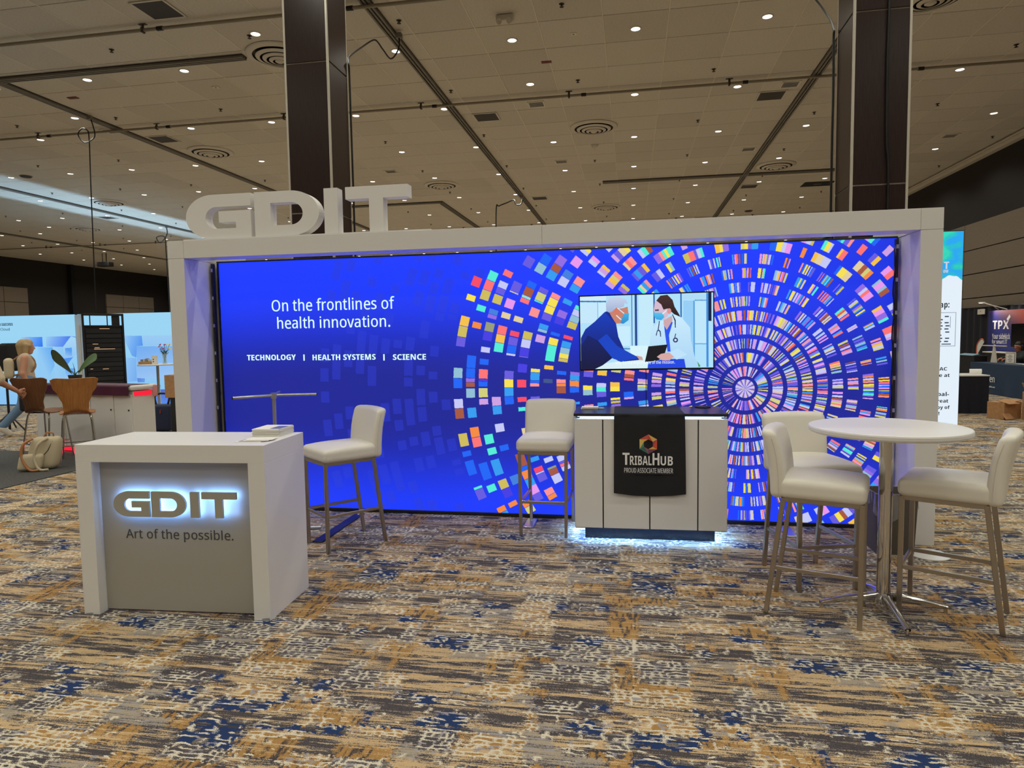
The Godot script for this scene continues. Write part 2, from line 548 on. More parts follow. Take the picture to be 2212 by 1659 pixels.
func carpet_image() -> Image:
	var r := RandomNumberGenerator.new()
	r.seed = 77
	var n := CARPET_N
	var ids := PackedByteArray()
	ids.resize(256 * 256)
	var x := 0
	while x < 256:
		var w := r.randi_range(20, 44)
		if 256 - x - w < 16:
			w = 256 - x
		var y := 0
		while y < 256:
			var h := r.randi_range(7, 18)
			if 256 - y - h < 6:
				h = 256 - y
			var kind: int = [0, 0, 1, 1, 1, 2, 2, 3, 4, 5, 6][r.randi() % 11]
			for j in h:
				for i in w:
					ids[(y + j) * 256 + x + i] = kind
			y += h
		x += w
	for q in CARPET_BLOCKS:
		for j in q[4]:
			for i in q[2]:
				ids[((q[3] + j) & 255) * 256 + ((q[1] + i) & 255)] = q[0]
	var fn := FastNoiseLite.new()
	fn.noise_type = FastNoiseLite.TYPE_VALUE
	fn.fractal_type = FastNoiseLite.FRACTAL_NONE
	fn.frequency = 0.5
	fn.seed = 3
	var fine := fn.get_image(64, 1024, false, false, false).get_data()      # threads: long in x, thin in z
	fn.frequency = 0.22
	fn.seed = 4
	var coarse := fn.get_image(32, 512, false, false, false).get_data()
	fn.seed = 5
	fn.frequency = 0.3
	var upright := fn.get_image(512, 128, false, false, false).get_data()
	fn.fractal_type = FastNoiseLite.FRACTAL_FBM
	fn.fractal_octaves = 3
	fn.seed = 6
	fn.frequency = 0.07
	var blot := fn.get_image(512, 512, false, false, false).get_data()
	fn.seed = 7
	fn.frequency = 0.022
	var warp := fn.get_image(512, 512, false, false, false).get_data()
	var grain := PackedByteArray()
	grain.resize(65536)
	for i in 65536:
		grain[i] = r.randi() & 255
	var rowj := PackedInt32Array()
	var colj := PackedInt32Array()
	rowj.resize(n)
	colj.resize(n)
	var ja := 0
	var jb := 0
	for i in n:
		if i % 4 == 0: ja = r.randi_range(-16, 16) + r.randi_range(-12, 12)
		if i % 11 == 0: jb = r.randi_range(-9, 9)
		rowj[i] = ja
		colj[i] = jb
	# palette: 0 dark, 1 taupe, 2 gold, 3 ochre, 4 brown, 5 blue, 6 cream, 7 lilac grey, 8 beige
	var pal := PackedByteArray([76, 71, 74,  132, 124, 116,  208, 178, 134,  176, 136, 82,  120, 96, 70,  38, 62, 110,  228, 218, 194,  166, 161, 163,  176, 163, 142])
	var out := PackedByteArray()
	out.resize(n * n * 3)
	var o := 0
	for py in n:
		var fy := (py >> 1) * 64
		var cy0 := (py >> 2) * 32
		var gy := (py >> 2) * 512
		var uy := (py >> 4) * 512
		var rj := rowj[py]
		var gr := (py >> 1) * 8191
		for px in n:
			var kind := ids[(((py + colj[px]) & 2047) >> 3) * 256 + (((px + rj) & 2047) >> 3)]
			var i0 := px >> 5
			var f := px & 31
			var s1 := (fine[fy + i0] * (32 - f) + fine[fy + ((i0 + 1) & 63)] * f) >> 5
			i0 = px >> 6
			f = px & 63
			var s2 := (coarse[cy0 + i0] * (64 - f) + coarse[cy0 + ((i0 + 1) & 31)] * f) >> 6
			var g := grain[(gr + (px >> 2) * 127) & 65535]
			var g2 := grain[(py * 3571 + px * 911) & 65535]
			var v := (s1 * 6 + s2 * 6 + g * 3 + g2) >> 4
			var wv := warp[gy + (px >> 2)]
			var b := blot[gy + (px >> 2)]
			var c := 0
			match kind:
				0:
					if v > 121: c = 2
					elif v > 113: c = 8
					elif v > 106: c = 1
				1:
					if v > 157: c = 2
					elif v > 148: c = 8
					elif v > 138: c = 1
					elif g2 > 222: c = 1
				3:
					var u := (upright[uy + (px >> 2)] * 3 + g) >> 2
					c = 3 if u > 104 else (4 if u > 74 else 0)
					if v > 150: c = 2
				4:
					c = (5 if g2 < 214 else 0) if b * 2 + s2 > 335 else (0 if v < 132 else 1)
				5:
					c = 3 if b > 118 else (2 if v > 116 else 4)
				6:
					c = 8 if v > 122 else (1 if v > 106 else 7)
					if v < 92: c = 0
				_:
					if v > 140: c = 1
					elif g2 > 232: c = 7
			# the pale net: short bars, broken and swollen
			var want := 0
			if kind == 2: want = 205
			elif kind == 5: want = 236
			elif kind == 4: want = 96
			elif kind == 6: want = 60
			elif wv > 146: want = 70
			if want > 0:
				var wx := px + ((wv - 128) >> 1) + ((g >> 4) - 8)
				var wy := py + ((b - 128) >> 3) + ((g >> 6) - 2)
				var cz := wy / 27
				wx += (cz & 1) * 9
				var cx := wx / 42
				var h := grain[(cx * 7919 + cz * 10473) & 65535]
				var h2 := grain[(cx * 5011 + cz * 3307 + 17) & 65535]
				var ex := wx - cx * 42
				var ez := wy - cz * 27
				var fat := (b - 128) >> 4
				if (ez < 9 + fat and h < want) or (ex < 14 + fat and h2 < want - 36):
					c = 6 if (h + h2) % 7 != 0 else 7
					if kind == 6: c = 7 if h2 > 90 else 6
			var k := 216 + (g >> 4) + (g2 >> 4) + (s1 >> 5)
			out[o] = mini(255, pal[c * 3] * k >> 8)
			out[o + 1] = mini(255, pal[c * 3 + 1] * k >> 8)
			out[o + 2] = mini(255, pal[c * 3 + 2] * k >> 8)
			o += 3
	return Image.create_from_data(n, n, false, Image.FORMAT_RGB8, out)

# ---------------------------------------------------------------- shell of the hall
func build_shell():
	var fm := picture(carpet_image())
	fm.roughness = 0.95
	fm.metallic_specular = 0.2
	var st := S()
	var a := Vector3(X0, 0, Z1)
	var b := Vector3(X1, 0, Z1)
	var c := Vector3(X1, 0, Z0)
	var d := Vector3(X0, 0, Z0)
	var uv := func(p): return Vector2(p.x / CARPET_X, p.z / CARPET_Z)
	uvquad(st, a, b, c, d, uv.call(a), uv.call(b), uv.call(c), uv.call(d))
	var dn := Vector3(0, -0.25, 0)
	for q in [[b, a, a + dn, b + dn], [c, b, b + dn, c + dn], [d, c, c + dn, d + dn], [a, d, d + dn, a + dn], [d + dn, c + dn, b + dn, a + dn]]:
		uvquad(st, q[0], q[1], q[2], q[3])
	struct("floor", st, fm)

	# right wall: beige boards with reveals below, dark board above
	st = S()
	box(st, Vector3(X1 + 0.2, CEIL * 0.5, (Z0 + Z1) * 0.5), Vector3(0.3, CEIL, Z1 - Z0))
	var wr = struct("wall_right", st, M.wall_dark)
	var heights := [0.02, 0.9, 1.78, 2.62, 3.46, 4.3, 5.24]
	for k in heights.size() - 1:
		for j in 9:
			var z := -2.0 - j * 6.2
			var pst := S()
			box(pst, Vector3(X1 + 0.03, (heights[k] + heights[k + 1]) * 0.5, z - 3.1), Vector3(0.06, heights[k + 1] - heights[k] - 0.03, 6.17), 0.008)
			part("wall_board", pst, M.wall_beige, wr)
	st = S()
	box(st, Vector3(X1 - 0.06, CEIL - 0.16, (Z0 + Z1) * 0.5), Vector3(0.22, 0.12, Z1 - Z0), 0.01)
	box(st, Vector3(X1 - 0.2, CEIL - 0.08, (Z0 + Z1) * 0.5), Vector3(0.05, 0.05, Z1 - Z0), 0.005)
	struct("trim_1", st, M.off_white)

	# left wall: dark with beige panels let in
	st = S()
	box(st, Vector3(X0 - 0.2, CEIL * 0.5, (Z0 + Z1) * 0.5), Vector3(0.3, CEIL, Z1 - Z0))
	var wl = struct("wall_left", st, M.wall_dark)
	for span in [[-41.7, -36.0], [-54.6, -49.0], [-30.0, -24.0]]:
		for k in 5:
			for j in 3:
				var zw: float = (span[1] - span[0]) / 3.0
				var pst := S()
				box(pst, Vector3(X0, 0.75 + k * 1.05, span[0] + zw * (j + 0.5)), Vector3(0.12, 1.02, zw - 0.03), 0.01)
				part("wall_panel", pst, M.wall_beige, wl)
	for z in [-45.5, -57.5]:
		var pst := S()
		box(pst, Vector3(X0 + 0.05, CEIL * 0.5, z), Vector3(0.5, CEIL - 0.05, 0.35), 0.01)
		part("wall_pier", pst, M.black_cloth, wl)
	st = S()
	box(st, Vector3((X0 + X1) * 0.5, CEIL * 0.5, Z0 - 0.15), Vector3(X1 - X0 + 1.0, CEIL, 0.3))
	struct("wall_back", st, M.wall_dark)
	st = S()
	box(st, Vector3((X0 + X1) * 0.5, CEIL * 0.5, Z1 + 0.15), Vector3(X1 - X0 + 1.0, CEIL, 0.3))
	struct("wall_front", st, M.wall_plain)

# ---------------------------------------------------------------- ceiling
func in_view(p: Vector3, margin := 0.08) -> bool:
	var q := cam.transform.affine_inverse() * p
	if q.z > -0.5:
		return false
	var ty := tan(deg_to_rad(cam.fov) * 0.5)
	return absf(q.x / -q.z) < ty * 2212.0 / 1659.0 + margin and absf(q.y / -q.z) < ty + margin

func build_ceiling():
	var st := S()
	box(st, Vector3((X0 + X1) * 0.5, CEIL + 0.16, (Z0 + Z1) * 0.5), Vector3(X1 - X0 + 0.8, 0.2, Z1 - Z0 + 0.6))
	var root = struct("ceiling", st, M.plenum)
	var tile := S()
	box(tile, Vector3(0, 0.02, 0), Vector3(TILE - 0.022, 0.04, TILE - 0.02), 0.004)
	var tmesh := done(tile)
	var spots := []
	var i0 := int(floor((X0 - 0.09) / TILE - 0.5)) + 1
	var i1 := int(floor((X1 - 0.09) / TILE - 0.5))
	var rest := S()
	for i in range(i0 - 1, i1 + 1):
		for j in range(-22, 39):
			var x := 0.09 + TILE * (i + 1)
			var z := -13.21 - TILE * (j + 0.5)
			if z > Z1 + 0.3 or z < Z0 - 0.3 or x > X1 + 0.3:
				continue
			var p := Vector3(x, CEIL, z)
			if in_view(p, 0.03):
				spots.append([cam.position.distance_to(p), p])
			else:
				box(rest, p + Vector3(0, 0.02, 0), Vector3(TILE - 0.022, 0.04, TILE - 0.02))
	spots.sort_custom(func(a, b): return a[0] < b[0])
	for k in spots.size():
		if k < 300:
			part("ceiling_tile", tmesh, M.tile[(k * 7 + k / 5) % 4], root, spots[k][1])
		else:
			box(rest, spots[k][1] + Vector3(0, 0.02, 0), Vector3(TILE - 0.022, 0.04, TILE - 0.02))
	var far = part("ceiling_tiles", rest, M.tile[0], root)
	far.set_meta("kind", "stuff")
	for i in range(i0, i1 + 1):
		st = S()
		box(st, Vector3(0.09 + TILE * (i + 0.5), CEIL + 0.003, (Z0 + Z1) * 0.5), Vector3(0.022, 0.014, Z1 - Z0))
		part("tee_bar", st, M.tee, root)

# ---------------------------------------------------------------- columns
func build_columns():
	var w := 0.615
	for k in 2:
		var x: float = [-4.4965, 2.493][k]        # left edge of the front face at z = -8.5
		var zc := -8.5 - w * 0.5
		var xc := x + w * 0.5
		var t = thing("hall_column", ["dark wood clad square column behind the white block letters", "dark wood clad square column with a cable down its face"][k], "column", Vector3(xc, 0, zc), 0.0)
		var core := S()
		box(core, Vector3(0, CEIL * 0.5, 0), Vector3(w - 0.03, CEIL, w - 0.03))
		part("core", core, M.strip, t)
		var cuts: Array = [0.0, 1.30, 3.24, 5.175, 7.11, CEIL]
		for c in cuts.size() - 1:
			for s in 4:
				var pst := S()
				var b := Basis(Vector3.UP, PI * 0.5 * s)
				box(pst, b * Vector3(0, (cuts[c] + cuts[c + 1]) * 0.5, w * 0.5 - 0.006), Vector3(w - 0.055, cuts[c + 1] - cuts[c] - 0.02, 0.02), 0.003, b)
				part("wood_panel", pst, M.wood_dark, t)
		for s in 4:
			var b := Basis(Vector3.UP, PI * 0.5 * s)
			var cst := S()
			box(cst, b * Vector3(w * 0.5 - 0.012, CEIL * 0.5, w * 0.5 - 0.012), Vector3(0.028, CEIL, 0.028), 0.002, b)
			part("corner_strip", cst, M.strip, t)

# ---------------------------------------------------------------- downlights
func build_downlights():
	var trim := S()
	lathe(trim, [Vector2(0.088, 0.0), Vector2(0.088, -0.012), Vector2(0.1, -0.016), Vector2(0.116, -0.004), Vector2(0.116, 0.0)], 24)
	var refl := S()
	lathe(refl, [Vector2(0.052, -0.001), Vector2(0.088, -0.010)], 24)
	var lens := S()
	lathe(lens, [Vector2(0.0, -0.001), Vector2(0.052, -0.001)], 24)
	var tm := done(trim)
	var rm := done(refl)
	var lm := done(lens)
	var moved := {"-3,0": Vector2(-7.22, -12.55), "-6,1": Vector2(-14.58, -16.1), "-1,1": Vector2(-2.36, -16.32), "-12,5": Vector2(-29.64, -30.62), "2,0": Vector2(5.0, -12.5)}
	for j in range(-6, 12):
		for k in range(-16, 5):
			var x := 0.09 + 2.455 * k
			var z := -13.88 - 3.68 * j
			if z < Z0 + 1.0 or z > Z1 - 1.0:
				continue
			var key := "%d,%d" % [k, j]
			if moved.has(key):
				x = moved[key].x
				z = moved[key].y
			var p := Vector3(x, CEIL - 0.001, z)
			var seen := in_view(p, 0.04)
			if not seen and (x < -20.0 or j > 6):
				continue
			var t = thing("downlight", "small round recessed downlight shining in the tiled ceiling", "light", p, 0.0, "downlights in the ceiling")
			part("trim", tm, M.off_white, t)
			part("reflector", rm, M.reflector, t)
			part("lens", lm, M.lens, t)
			var l := SpotLight3D.new()
			l.name = "lamp"
			l.light_color = WARM
			l.light_energy = 2.8
			l.spot_angle = 72.0
			l.spot_angle_attenuation = 0.5
			l.spot_range = 40.0
			l.spot_attenuation = 2.0
			l.light_size = 0.07
			l.shadow_enabled = true
			t.add_child(l)
			l.position = Vector3(0, -0.03, 0)
			l.rotation.x = -PI * 0.5

# ---------------------------------------------------------------- other ceiling fittings
func build_ceiling_fittings():
	# round air diffusers
	var ring := func(r0, r1, y):
		var s := S()
		lathe(s, [Vector2(r0, y + 0.012), Vector2(r0, y + 0.003), Vector2(r0 + 0.006, y), Vector2(r1, y + 0.03), Vector2(r1, y + 0.036), Vector2(r0 + 0.01, y + 0.01)], 40)
		return done(s)
	var shade_sleeve := func(r0, y):  # dark inner wall: shade in the gap put into the colour
		var s := S()
		lathe(s, [Vector2(r0, y + 0.014), Vector2(r0, -0.002)], 40)
		return done(s)
	var outer := S()
	lathe(outer, [Vector2(0.55, -0.002), Vector2(0.55, -0.05), Vector2(0.57, -0.06), Vector2(0.66, -0.03), Vector2(0.68, -0.012), Vector2(0.68, -0.001)], 48)
	var om := done(outer)
	var throat := S()
	lathe(throat, [Vector2(0.0, -0.003), Vector2(0.55, -0.003)], 40)
	lathe(throat, [Vector2(0.548, -0.05), Vector2(0.548, -0.003)], 40)
	var thm := done(throat)
	var rings := [ring.call(0.40, 0.49, -0.10), ring.call(0.27, 0.35, -0.13), ring.call(0.145, 0.22, -0.155)]
	var shade_sleeves := [shade_sleeve.call(0.402, -0.10), shade_sleeve.call(0.272, -0.13), shade_sleeve.call(0.147, -0.155)]
	var core := S()
	lathe(core, [Vector2(0.0, -0.165), Vector2(0.06, -0.162), Vector2(0.1, -0.14), Vector2(0.1, -0.13), Vector2(0.0, -0.12)], 24)
	var cm := done(core)
	var first = null
	for q in [[Vector2(-7.26, -13.55), "half hidden behind the column by the block letters"], [Vector2(5.28, -13.65), "at the very top beside the column with the cable"], [Vector2(-13.11, -19.82), "touching the rail track left of the block letters"], [Vector2(-1.06, -20.0), "above the white smoke detector"], [Vector2(-7.34, -26.1), "above the block letter T"], [Vector2(5.11, -25.95), "between a rail track and the column with the cable"], [Vector2(-1.18, -32.37), "just above the middle of the booth header"], [Vector2(-22.0, -25.85), "in the pale blue band of light on the ceiling"], [Vector2(-28.1, -31.45), "far beyond the pale blue band of light"]]:
		var at := Vector3(q[0].x, CEIL - 0.006, q[0].y)
		if first == null:
			first = thing("air_diffuser", "round white ceiling air diffuser " + q[1], "vent", at, 0.0, "round air diffusers")
			part("throat", thm, M.cable, first)
			part("outer_ring", om, M.off_white, first)
			for k in 3:
				var rg = part("ring", rings[k], M.off_white, first)
				part("shade_sleeve", shade_sleeves[k], M.cable, rg)
			part("core", cm, M.off_white, first)
		else:
			dup(first, at, 0.0, "round white ceiling air diffuser " + q[1])
	# dark square return grilles
	first = null
	for w in [[Vector2(-8.38, -11.3), "above the first conduit pipe left of the column"], [Vector2(-13.62, -18.3), "beside the rail track and a round diffuser"], [Vector2(-3.88, -18.44), "right of the rail track with the drooping cable"], [Vector2(3.48, -18.4), "left of the rail track by the column with the cable"], [Vector2(-3.93, -29.63), "near the thin cable above the booth header"], [Vector2(-3.98, -37.3), "just over the booth header near its middle"], [Vector2(4.75, -29.4), "between the rail track and the black hatch"], [Vector2(3.55, -36.9), "just over the booth header by the rail track"], [Vector2(-24.8, -29.0), "beyond the pale blue band of light"]]:
		var at := Vector3(w[0].x, CEIL - 0.006, w[0].y)
		if first == null:
			first = thing("return_grille", "dark square ceiling grille " + w[1], "vent", at, 0.0, "dark return grilles")
			var s := S()
			box(s, Vector3(0, -0.006, 0), Vector3(0.6, 0.01, 0.6))
			part("mesh", s, M.vent_dark, first)
			for e in 4:
				s = S()
				var b := Basis(Vector3.UP, PI * 0.5 * e)
				box(s, b * Vector3(0, -0.008, 0.32), Vector3(0.68, 0.016, 0.04), 0.003, b)
				part("frame", s, M.off_white, first)
		else:
			dup(first, at, 0.0, "dark square ceiling grille " + w[1])
	first = null
	for q in [Vector2(-2.41, -17.75), Vector2(-2.37, -23.67), Vector2(-8.52, -23.62), Vector2(3.79, -17.7), Vector2(3.77, -23.52), Vector2(9.71, -23.38), Vector2(-14.5, -17.3)]:
		var at := Vector3(q.x, CEIL, q.y)
		if first == null:
			first = thing("supply_grille", "small pale square grille with louvres in the ceiling", "vent", at, 0.0, "small pale grilles")
			var s := S()
			box(s, Vector3(0, -0.002, 0), Vector3(0.36, 0.008, 0.36))
			part("back", s, M.paper_grey, first)
			for e in 4:
				s = S()
				var b := Basis(Vector3.UP, PI * 0.5 * e)
				box(s, b * Vector3(0, -0.008, 0.2), Vector3(0.44, 0.016, 0.04), 0.003, b)
				part("frame", s, M.tee, first)
			for e in 5:
				s = S()
				box(s, Vector3(0, -0.01, -0.14 + 0.07 * e), Vector3(0.36, 0.004, 0.03), 0.0, Basis(Vector3.RIGHT, 0.5))
				part("louvre", s, M.off_white, first)
		else:
			dup(first, at, 0.0)
	# sprinkler heads
	var es := S()
	lathe(es, [Vector2(0.0, -0.008), Vector2(0.045, -0.008), Vector2(0.05, 0.0)], 12)
	var em := done(es)
	var hs := S()
	cyl(hs, Vector3(0, 0, 0), Vector3(0, -0.05, 0), 0.016, 0.012, 8)
	cyl(hs, Vector3(0, -0.05, 0), Vector3(0, -0.056, 0), 0.038, 0.038, 10)
	var hm := done(hs)
	first = null
	for j in range(0, 8):
		for k in range(-11, 5):
			var p := Vector3(-1.23 + 3.075 * k, CEIL - 0.002, -12.6 - 3.72 * j)
			if not in_view(p, 0.01) or (k == -4 and j == 2) or (k == 0 and j == 2):
				continue
			if first == null:
				first = thing("sprinkler_head", "tiny dark sprinkler head hanging from the ceiling", "sprinkler", p, 0.0, "sprinkler heads")
				part("escutcheon", em, M.sprinkler, first)
				part("head", hm, M.sprinkler, first)
			else:
				dup(first, p, 0.0)
	# partition tracks
	track("partition_track", "grey triple rail track crossing the ceiling above the white block letters", Vector3(-14.15, CEIL, -6.0), Vector3(-14.15, CEIL, -40.0), 0.2)
	track("partition_track", "grey triple rail track ending behind the middle of the booth header", Vector3(-4.62, CEIL, -6.0), Vector3(-4.62, CEIL, -45.0), 0.2)
	track("partition_track", "grey triple rail track running to the column with the cable", Vector3(4.23, CEIL, -6.0), Vector3(4.23, CEIL, -45.0), 0.2)
	track("partition_track", "short grey rail track ending beside a round diffuser and the column", Vector3(-14.0, CEIL, -13.43), Vector3(-8.0, CEIL, -13.43), 0.2)
	track("partition_track", "grey rail track lit by pale blue light from below", Vector3(-23.7, CEIL, -12.0), Vector3(-23.7, CEIL, -45.0), 0.2)
	track("partition_track", "grey rail track along the far end of the hall ceiling", Vector3(-33.5, CEIL, -20.0), Vector3(-33.5, CEIL, -55.0), 0.2)
	track("partition_track", "flat grey rail strip across the ceiling near the dark hatch", Vector3(-1.1, CEIL, -27.1), Vector3(7.4, CEIL, -27.1), 0.26)
	track("partition_track", "grey rail track framing a pocket seen beside the letter T", Vector3(-12.5, CEIL, -29.3), Vector3(-8.3, CEIL, -29.3), 0.22)
	track("partition_track", "grey rail track running away from the pocket beside the letter T", Vector3(-8.3, CEIL, -29.2), Vector3(-8.3, CEIL, -40.0), 0.22)
	# conduits on hangers
	for q in [[-11.75, "pale conduit pipe crossing the ceiling nearest the top of the columns"], [-17.0, "pale conduit pipe on hangers crossing the whole ceiling above the booth"], [-36.4, "thin conduit pipe crossing the far ceiling behind the booth header"]]:
		var t = thing("conduit_pipe", q[1], "pipe", Vector3(-14.0, CEIL - 0.11, q[0]))
		var s := S()
		var r := 0.032
		cyl(s, Vector3(-28.0, 0, 0), Vector3(25.5, 0, 0), r, r, 10)
		part("pipe", s, M.pipe, t)
		for k in 14:
			var x := -26.0 + 3.78 * k + 0.7
			s = S()
			box(s, Vector3(x, 0.055, 0), Vector3(0.05, 0.11, 0.012), 0.002)
			box(s, Vector3(x, 0.0, 0), Vector3(0.045, 0.1, 0.09), 0.006)
			box(s, Vector3(x, 0.104, 0), Vector3(0.16, 0.01, 0.07), 0.002)
			part("hanger", s, M.rail_dark, t)
			s = S()
			cyl(s, Vector3(x + 0.3, 0, 0), Vector3(x + 0.42, 0, 0), 0.042, 0.042, 10)
			part("coupling", s, M.cable, t)
	# single small things
	var t = thing("emergency_light", "white emergency light with two small lamp heads on the ceiling", "light", Vector3(-2.31, CEIL, -12.8))
	var s := S()
	soft(s, Vector3(0, -0.06, 0), Vector3(0.34, 0.12, 0.12), 0.03, 2)
	part("body", s, M.off_white, t)
	for k in [-1, 1]:
		s = S()
		lathe(s, [Vector2(0, -0.01), Vector2(0.03, 0.0), Vector2(0.055, 0.08), Vector2(0.0, 0.075)], 14, Transform3D(Basis(Vector3.RIGHT, 2.0) * Basis(Vector3.BACK, 0.5 * k), Vector3(0.13 * k, -0.13, 0.05)))
		part("lamp_head", s, M.off_white, t)
	t = thing("smoke_detector", "round white smoke detector on the ceiling below a large diffuser", "detector", Vector3(-1.13, CEIL, -21.88))
	s = S()
	lathe(s, [Vector2(0, -0.1), Vector2(0.06, -0.1), Vector2(0.1, -0.06), Vector2(0.1, -0.03), Vector2(0.12, -0.028), Vector2(0.12, 0)], 24)
	part("housing", s, M.off_white, t)
	s = S()
	lathe(s, [Vector2(0.0, -0.106), Vector2(0.012, -0.104), Vector2(0.012, -0.098)], 10)
	part("indicator", s, M.red_tag, t)
	for q in [["red_tag", Vector2(-1.82, -15.11), "small red tag stuck on a ceiling tile", M.red_tag, 0.22, 0.1, "tag"], ["red_tag", Vector2(-13.42, -14.8), "dark red tag on a tile beside the rail track", M.red_tag, 0.26, 0.12, "tag"], ["sensor_plate", Vector2(-1.12, -13.85), "small white square plate on a ceiling tile", M.tee, 0.12, 0.12, "plate"], ["sensor_plate", Vector2(-9.65, -14.91), "small white plate on the tile left of the column", M.tee, 0.16, 0.12, "plate"], ["ceiling_hatch", Vector2(7.44, -29.62), "black open hatch in the ceiling beside the right column", M.black_cloth, 1.15, 0.85, "hatch"]]:
		t = thing(q[0], q[2], q[6], Vector3(q[1].x, CEIL, q[1].y))
		s = S()
		box(s, Vector3(0, -0.008, 0), Vector3(q[4], 0.016, q[5]), 0.003)
		part("plate", s, q[3], t)
		s = S()
		box(s, Vector3(0, -0.018, 0), Vector3(q[4] * 0.25, 0.006, q[5] * 0.25), 0.002)
		part("centre", s, M.rail_dark, t)
	for q in [[Vector2(-21.32, -21.18), "flat dark disc speaker in the ceiling above the far left booth"], [Vector2(5.68, -35.23), "flat dark disc speaker in the ceiling behind the booth header"]]:
		t = thing("ceiling_speaker", q[1], "speaker", Vector3(q[0].x, CEIL, q[0].y))
		s = S()
		lathe(s, [Vector2(0, -0.05), Vector2(0.16, -0.05), Vector2(0.18, -0.02), Vector2(0.18, 0.0)], 20)
		part("grille", s, M.vent_dark, t)
		s = S()
		lathe(s, [Vector2(0.18, 0.0), Vector2(0.18, -0.025), Vector2(0.2, -0.02), Vector2(0.2, 0.0)], 20)
		part("rim", s, M.rail, t)
	# a projector hanging far off
	t = thing("projector", "black projector hanging from the ceiling above the far left booth", "projector", Vector3(-35.0, CEIL, -40.5))
	s = S()
	soft(s, Vector3(0, -0.75, 0), Vector3(0.9, 0.3, 0.5), 0.05, 2)
	part("body", s, M.black, t)
	s = S()
	cyl(s, Vector3(0.1, -0.62, 0), Vector3(0.1, 0, 0), 0.03)
	cyl(s, Vector3(-0.2, -0.62, 0), Vector3(-0.2, 0, 0), 0.02)
	part("pole", s, M.black, t)
	s = S()
	cyl(s, Vector3(-0.45, -0.75, 0.05), Vector3(-0.52, -0.75, 0.05), 0.1)
	part("lens", s, M.black_gloss, t)
	# hanging cables
	hang("hanging_cable", "black cable with a loop hanging from the rail track at far left", curve([Vector3(-13.923, 7.401, -15.9), Vector3(-13.826, 6.992, -15.9), Vector3(-13.947, 6.846, -15.9), Vector3(-14.186, 6.814, -15.92), Vector3(-14.366, 7.028, -15.94), Vector3(-14.23, 7.173, -15.93), Vector3(-14.027, 7.1, -15.87), Vector3(-13.972, 6.883, -15.86), Vector3(-14.012, 5.693, -15.87), Vector3(-14.069, 4.248, -15.9), Vector3(-14.126, 1.6, -15.9)], 5), 0.015, Vector3(-13.95, CEIL - 0.1, -15.9))
	hang("hanging_cable", "black cable drooping from the rail track to the column and down it", curve([Vector3(-4.446, 7.42, -13.0), Vector3(-4.429, 7.142, -12.9), Vector3(-4.478, 6.839, -12.6), Vector3(-4.483, 6.841, -12.2), Vector3(-4.481, 6.865, -11.9), Vector3(-4.453, 6.763, -11.6), Vector3(-4.308, 6.262, -10.7), Vector3(-4.048, 5.671, -9.6), Vector3(-3.868, 5.382, -9.14), Vector3(-3.865, 5.211, -9.14), Vector3(-3.862, 4.358, -9.14), Vector3(-3.86, 3.592, -9.14), Vector3(-3.86, 1.2, -9.14)], 5), 0.014, Vector3(-4.45, CEIL - 0.1, -13.0))
	hang("hanging_cable", "black cable falling down the left edge of the right column", curve([Vector3(2.96, CEIL - 0.05, -12.8), Vector3(2.824, 6.679, -11.5), Vector3(2.618, 5.769, -10.0), Vector3(2.47, 5.291, -9.2), Vector3(2.455, 5.138, -9.14), Vector3(2.462, 4.502, -9.14), Vector3(2.458, 3.774, -9.14), Vector3(2.46, 1.2, -9.14)], 5), 0.015, Vector3(2.96, CEIL - 0.06, -12.8))
	hang("hanging_cable", "black cable taped down the face of the right column", curve([Vector3(2.86, CEIL - 0.06, -8.474), Vector3(2.855, 5.157, -8.474), Vector3(2.85, 4.603, -8.474), Vector3(2.86, 3.735, -8.474), Vector3(2.888, 3.269, -8.474), Vector3(2.885, 1.5, -8.474)], 6), 0.015, Vector3(2.86, CEIL - 0.06, -8.44))
	hang("hanging_cable", "thin black cable rising from behind the booth header", curve([Vector3(-4.547, 7.42, -28.65), Vector3(-4.59, 7.133, -28.65), Vector3(-4.81, 7.105, -28.65), Vector3(-4.906, 7.303, -28.65), Vector3(-5.208, 7.202, -28.65), Vector3(-5.55, 7.083, -28.65), Vector3(-5.673, 6.952, -28.65), Vector3(-5.71, 4.843, -28.65), Vector3(-5.71, 1.0, -28.65)], 5), 0.026, Vector3(-4.55, CEIL - 0.1, -28.65))
	hang("hanging_cable", "thin black cable hanging far behind the left booth", curve([Vector3(-23.6, CEIL - 0.12, -31.6), Vector3(-23.6, CEIL - 0.5, -31.6), Vector3(-24.0, CEIL - 0.9, -31.6), Vector3(-24.2, CEIL - 0.6, -31.6), Vector3(-23.75, CEIL - 0.6, -31.6), Vector3(-23.7, CEIL - 1.2, -31.6), Vector3(-23.65, 2.6, -31.6)], 5), 0.024, Vector3(-23.6, CEIL - 0.1, -31.6))

func hang(called, label, pts, r, box_at):
	var t = thing(called, label, "cable", Vector3.ZERO)
	var s := S()
	tube(s, pts, r, 7)
	part("cable", s, M.cable, t)
	s = S()
	box(s, box_at, Vector3(0.12, 0.1, 0.1), 0.01)
	part("junction_box", s, M.rail, t)

func track(called, label, a: Vector3, b: Vector3, w: float):
	var t = thing(called, label, "track", a)
	var d := b - a
	var along := d.normalized()
	var side := along.cross(Vector3.UP)
	var s := S()
	var bs := Basis(side, Vector3.UP, -along)
	box(s, d * 0.5 + Vector3(0, -0.015, 0), Vector3(w, 0.03, d.length()), 0.0, bs)
	part("plate", s, M.rail_dark, t)
	for k in 3:
		s = S()
		box(s, d * 0.5 + side * (w * 0.36 * (k - 1)) + Vector3(0, -0.05, 0), Vector3(w * 0.2, 0.045, d.length()), 0.004, bs)
		part("rail", s, M.rail, t)
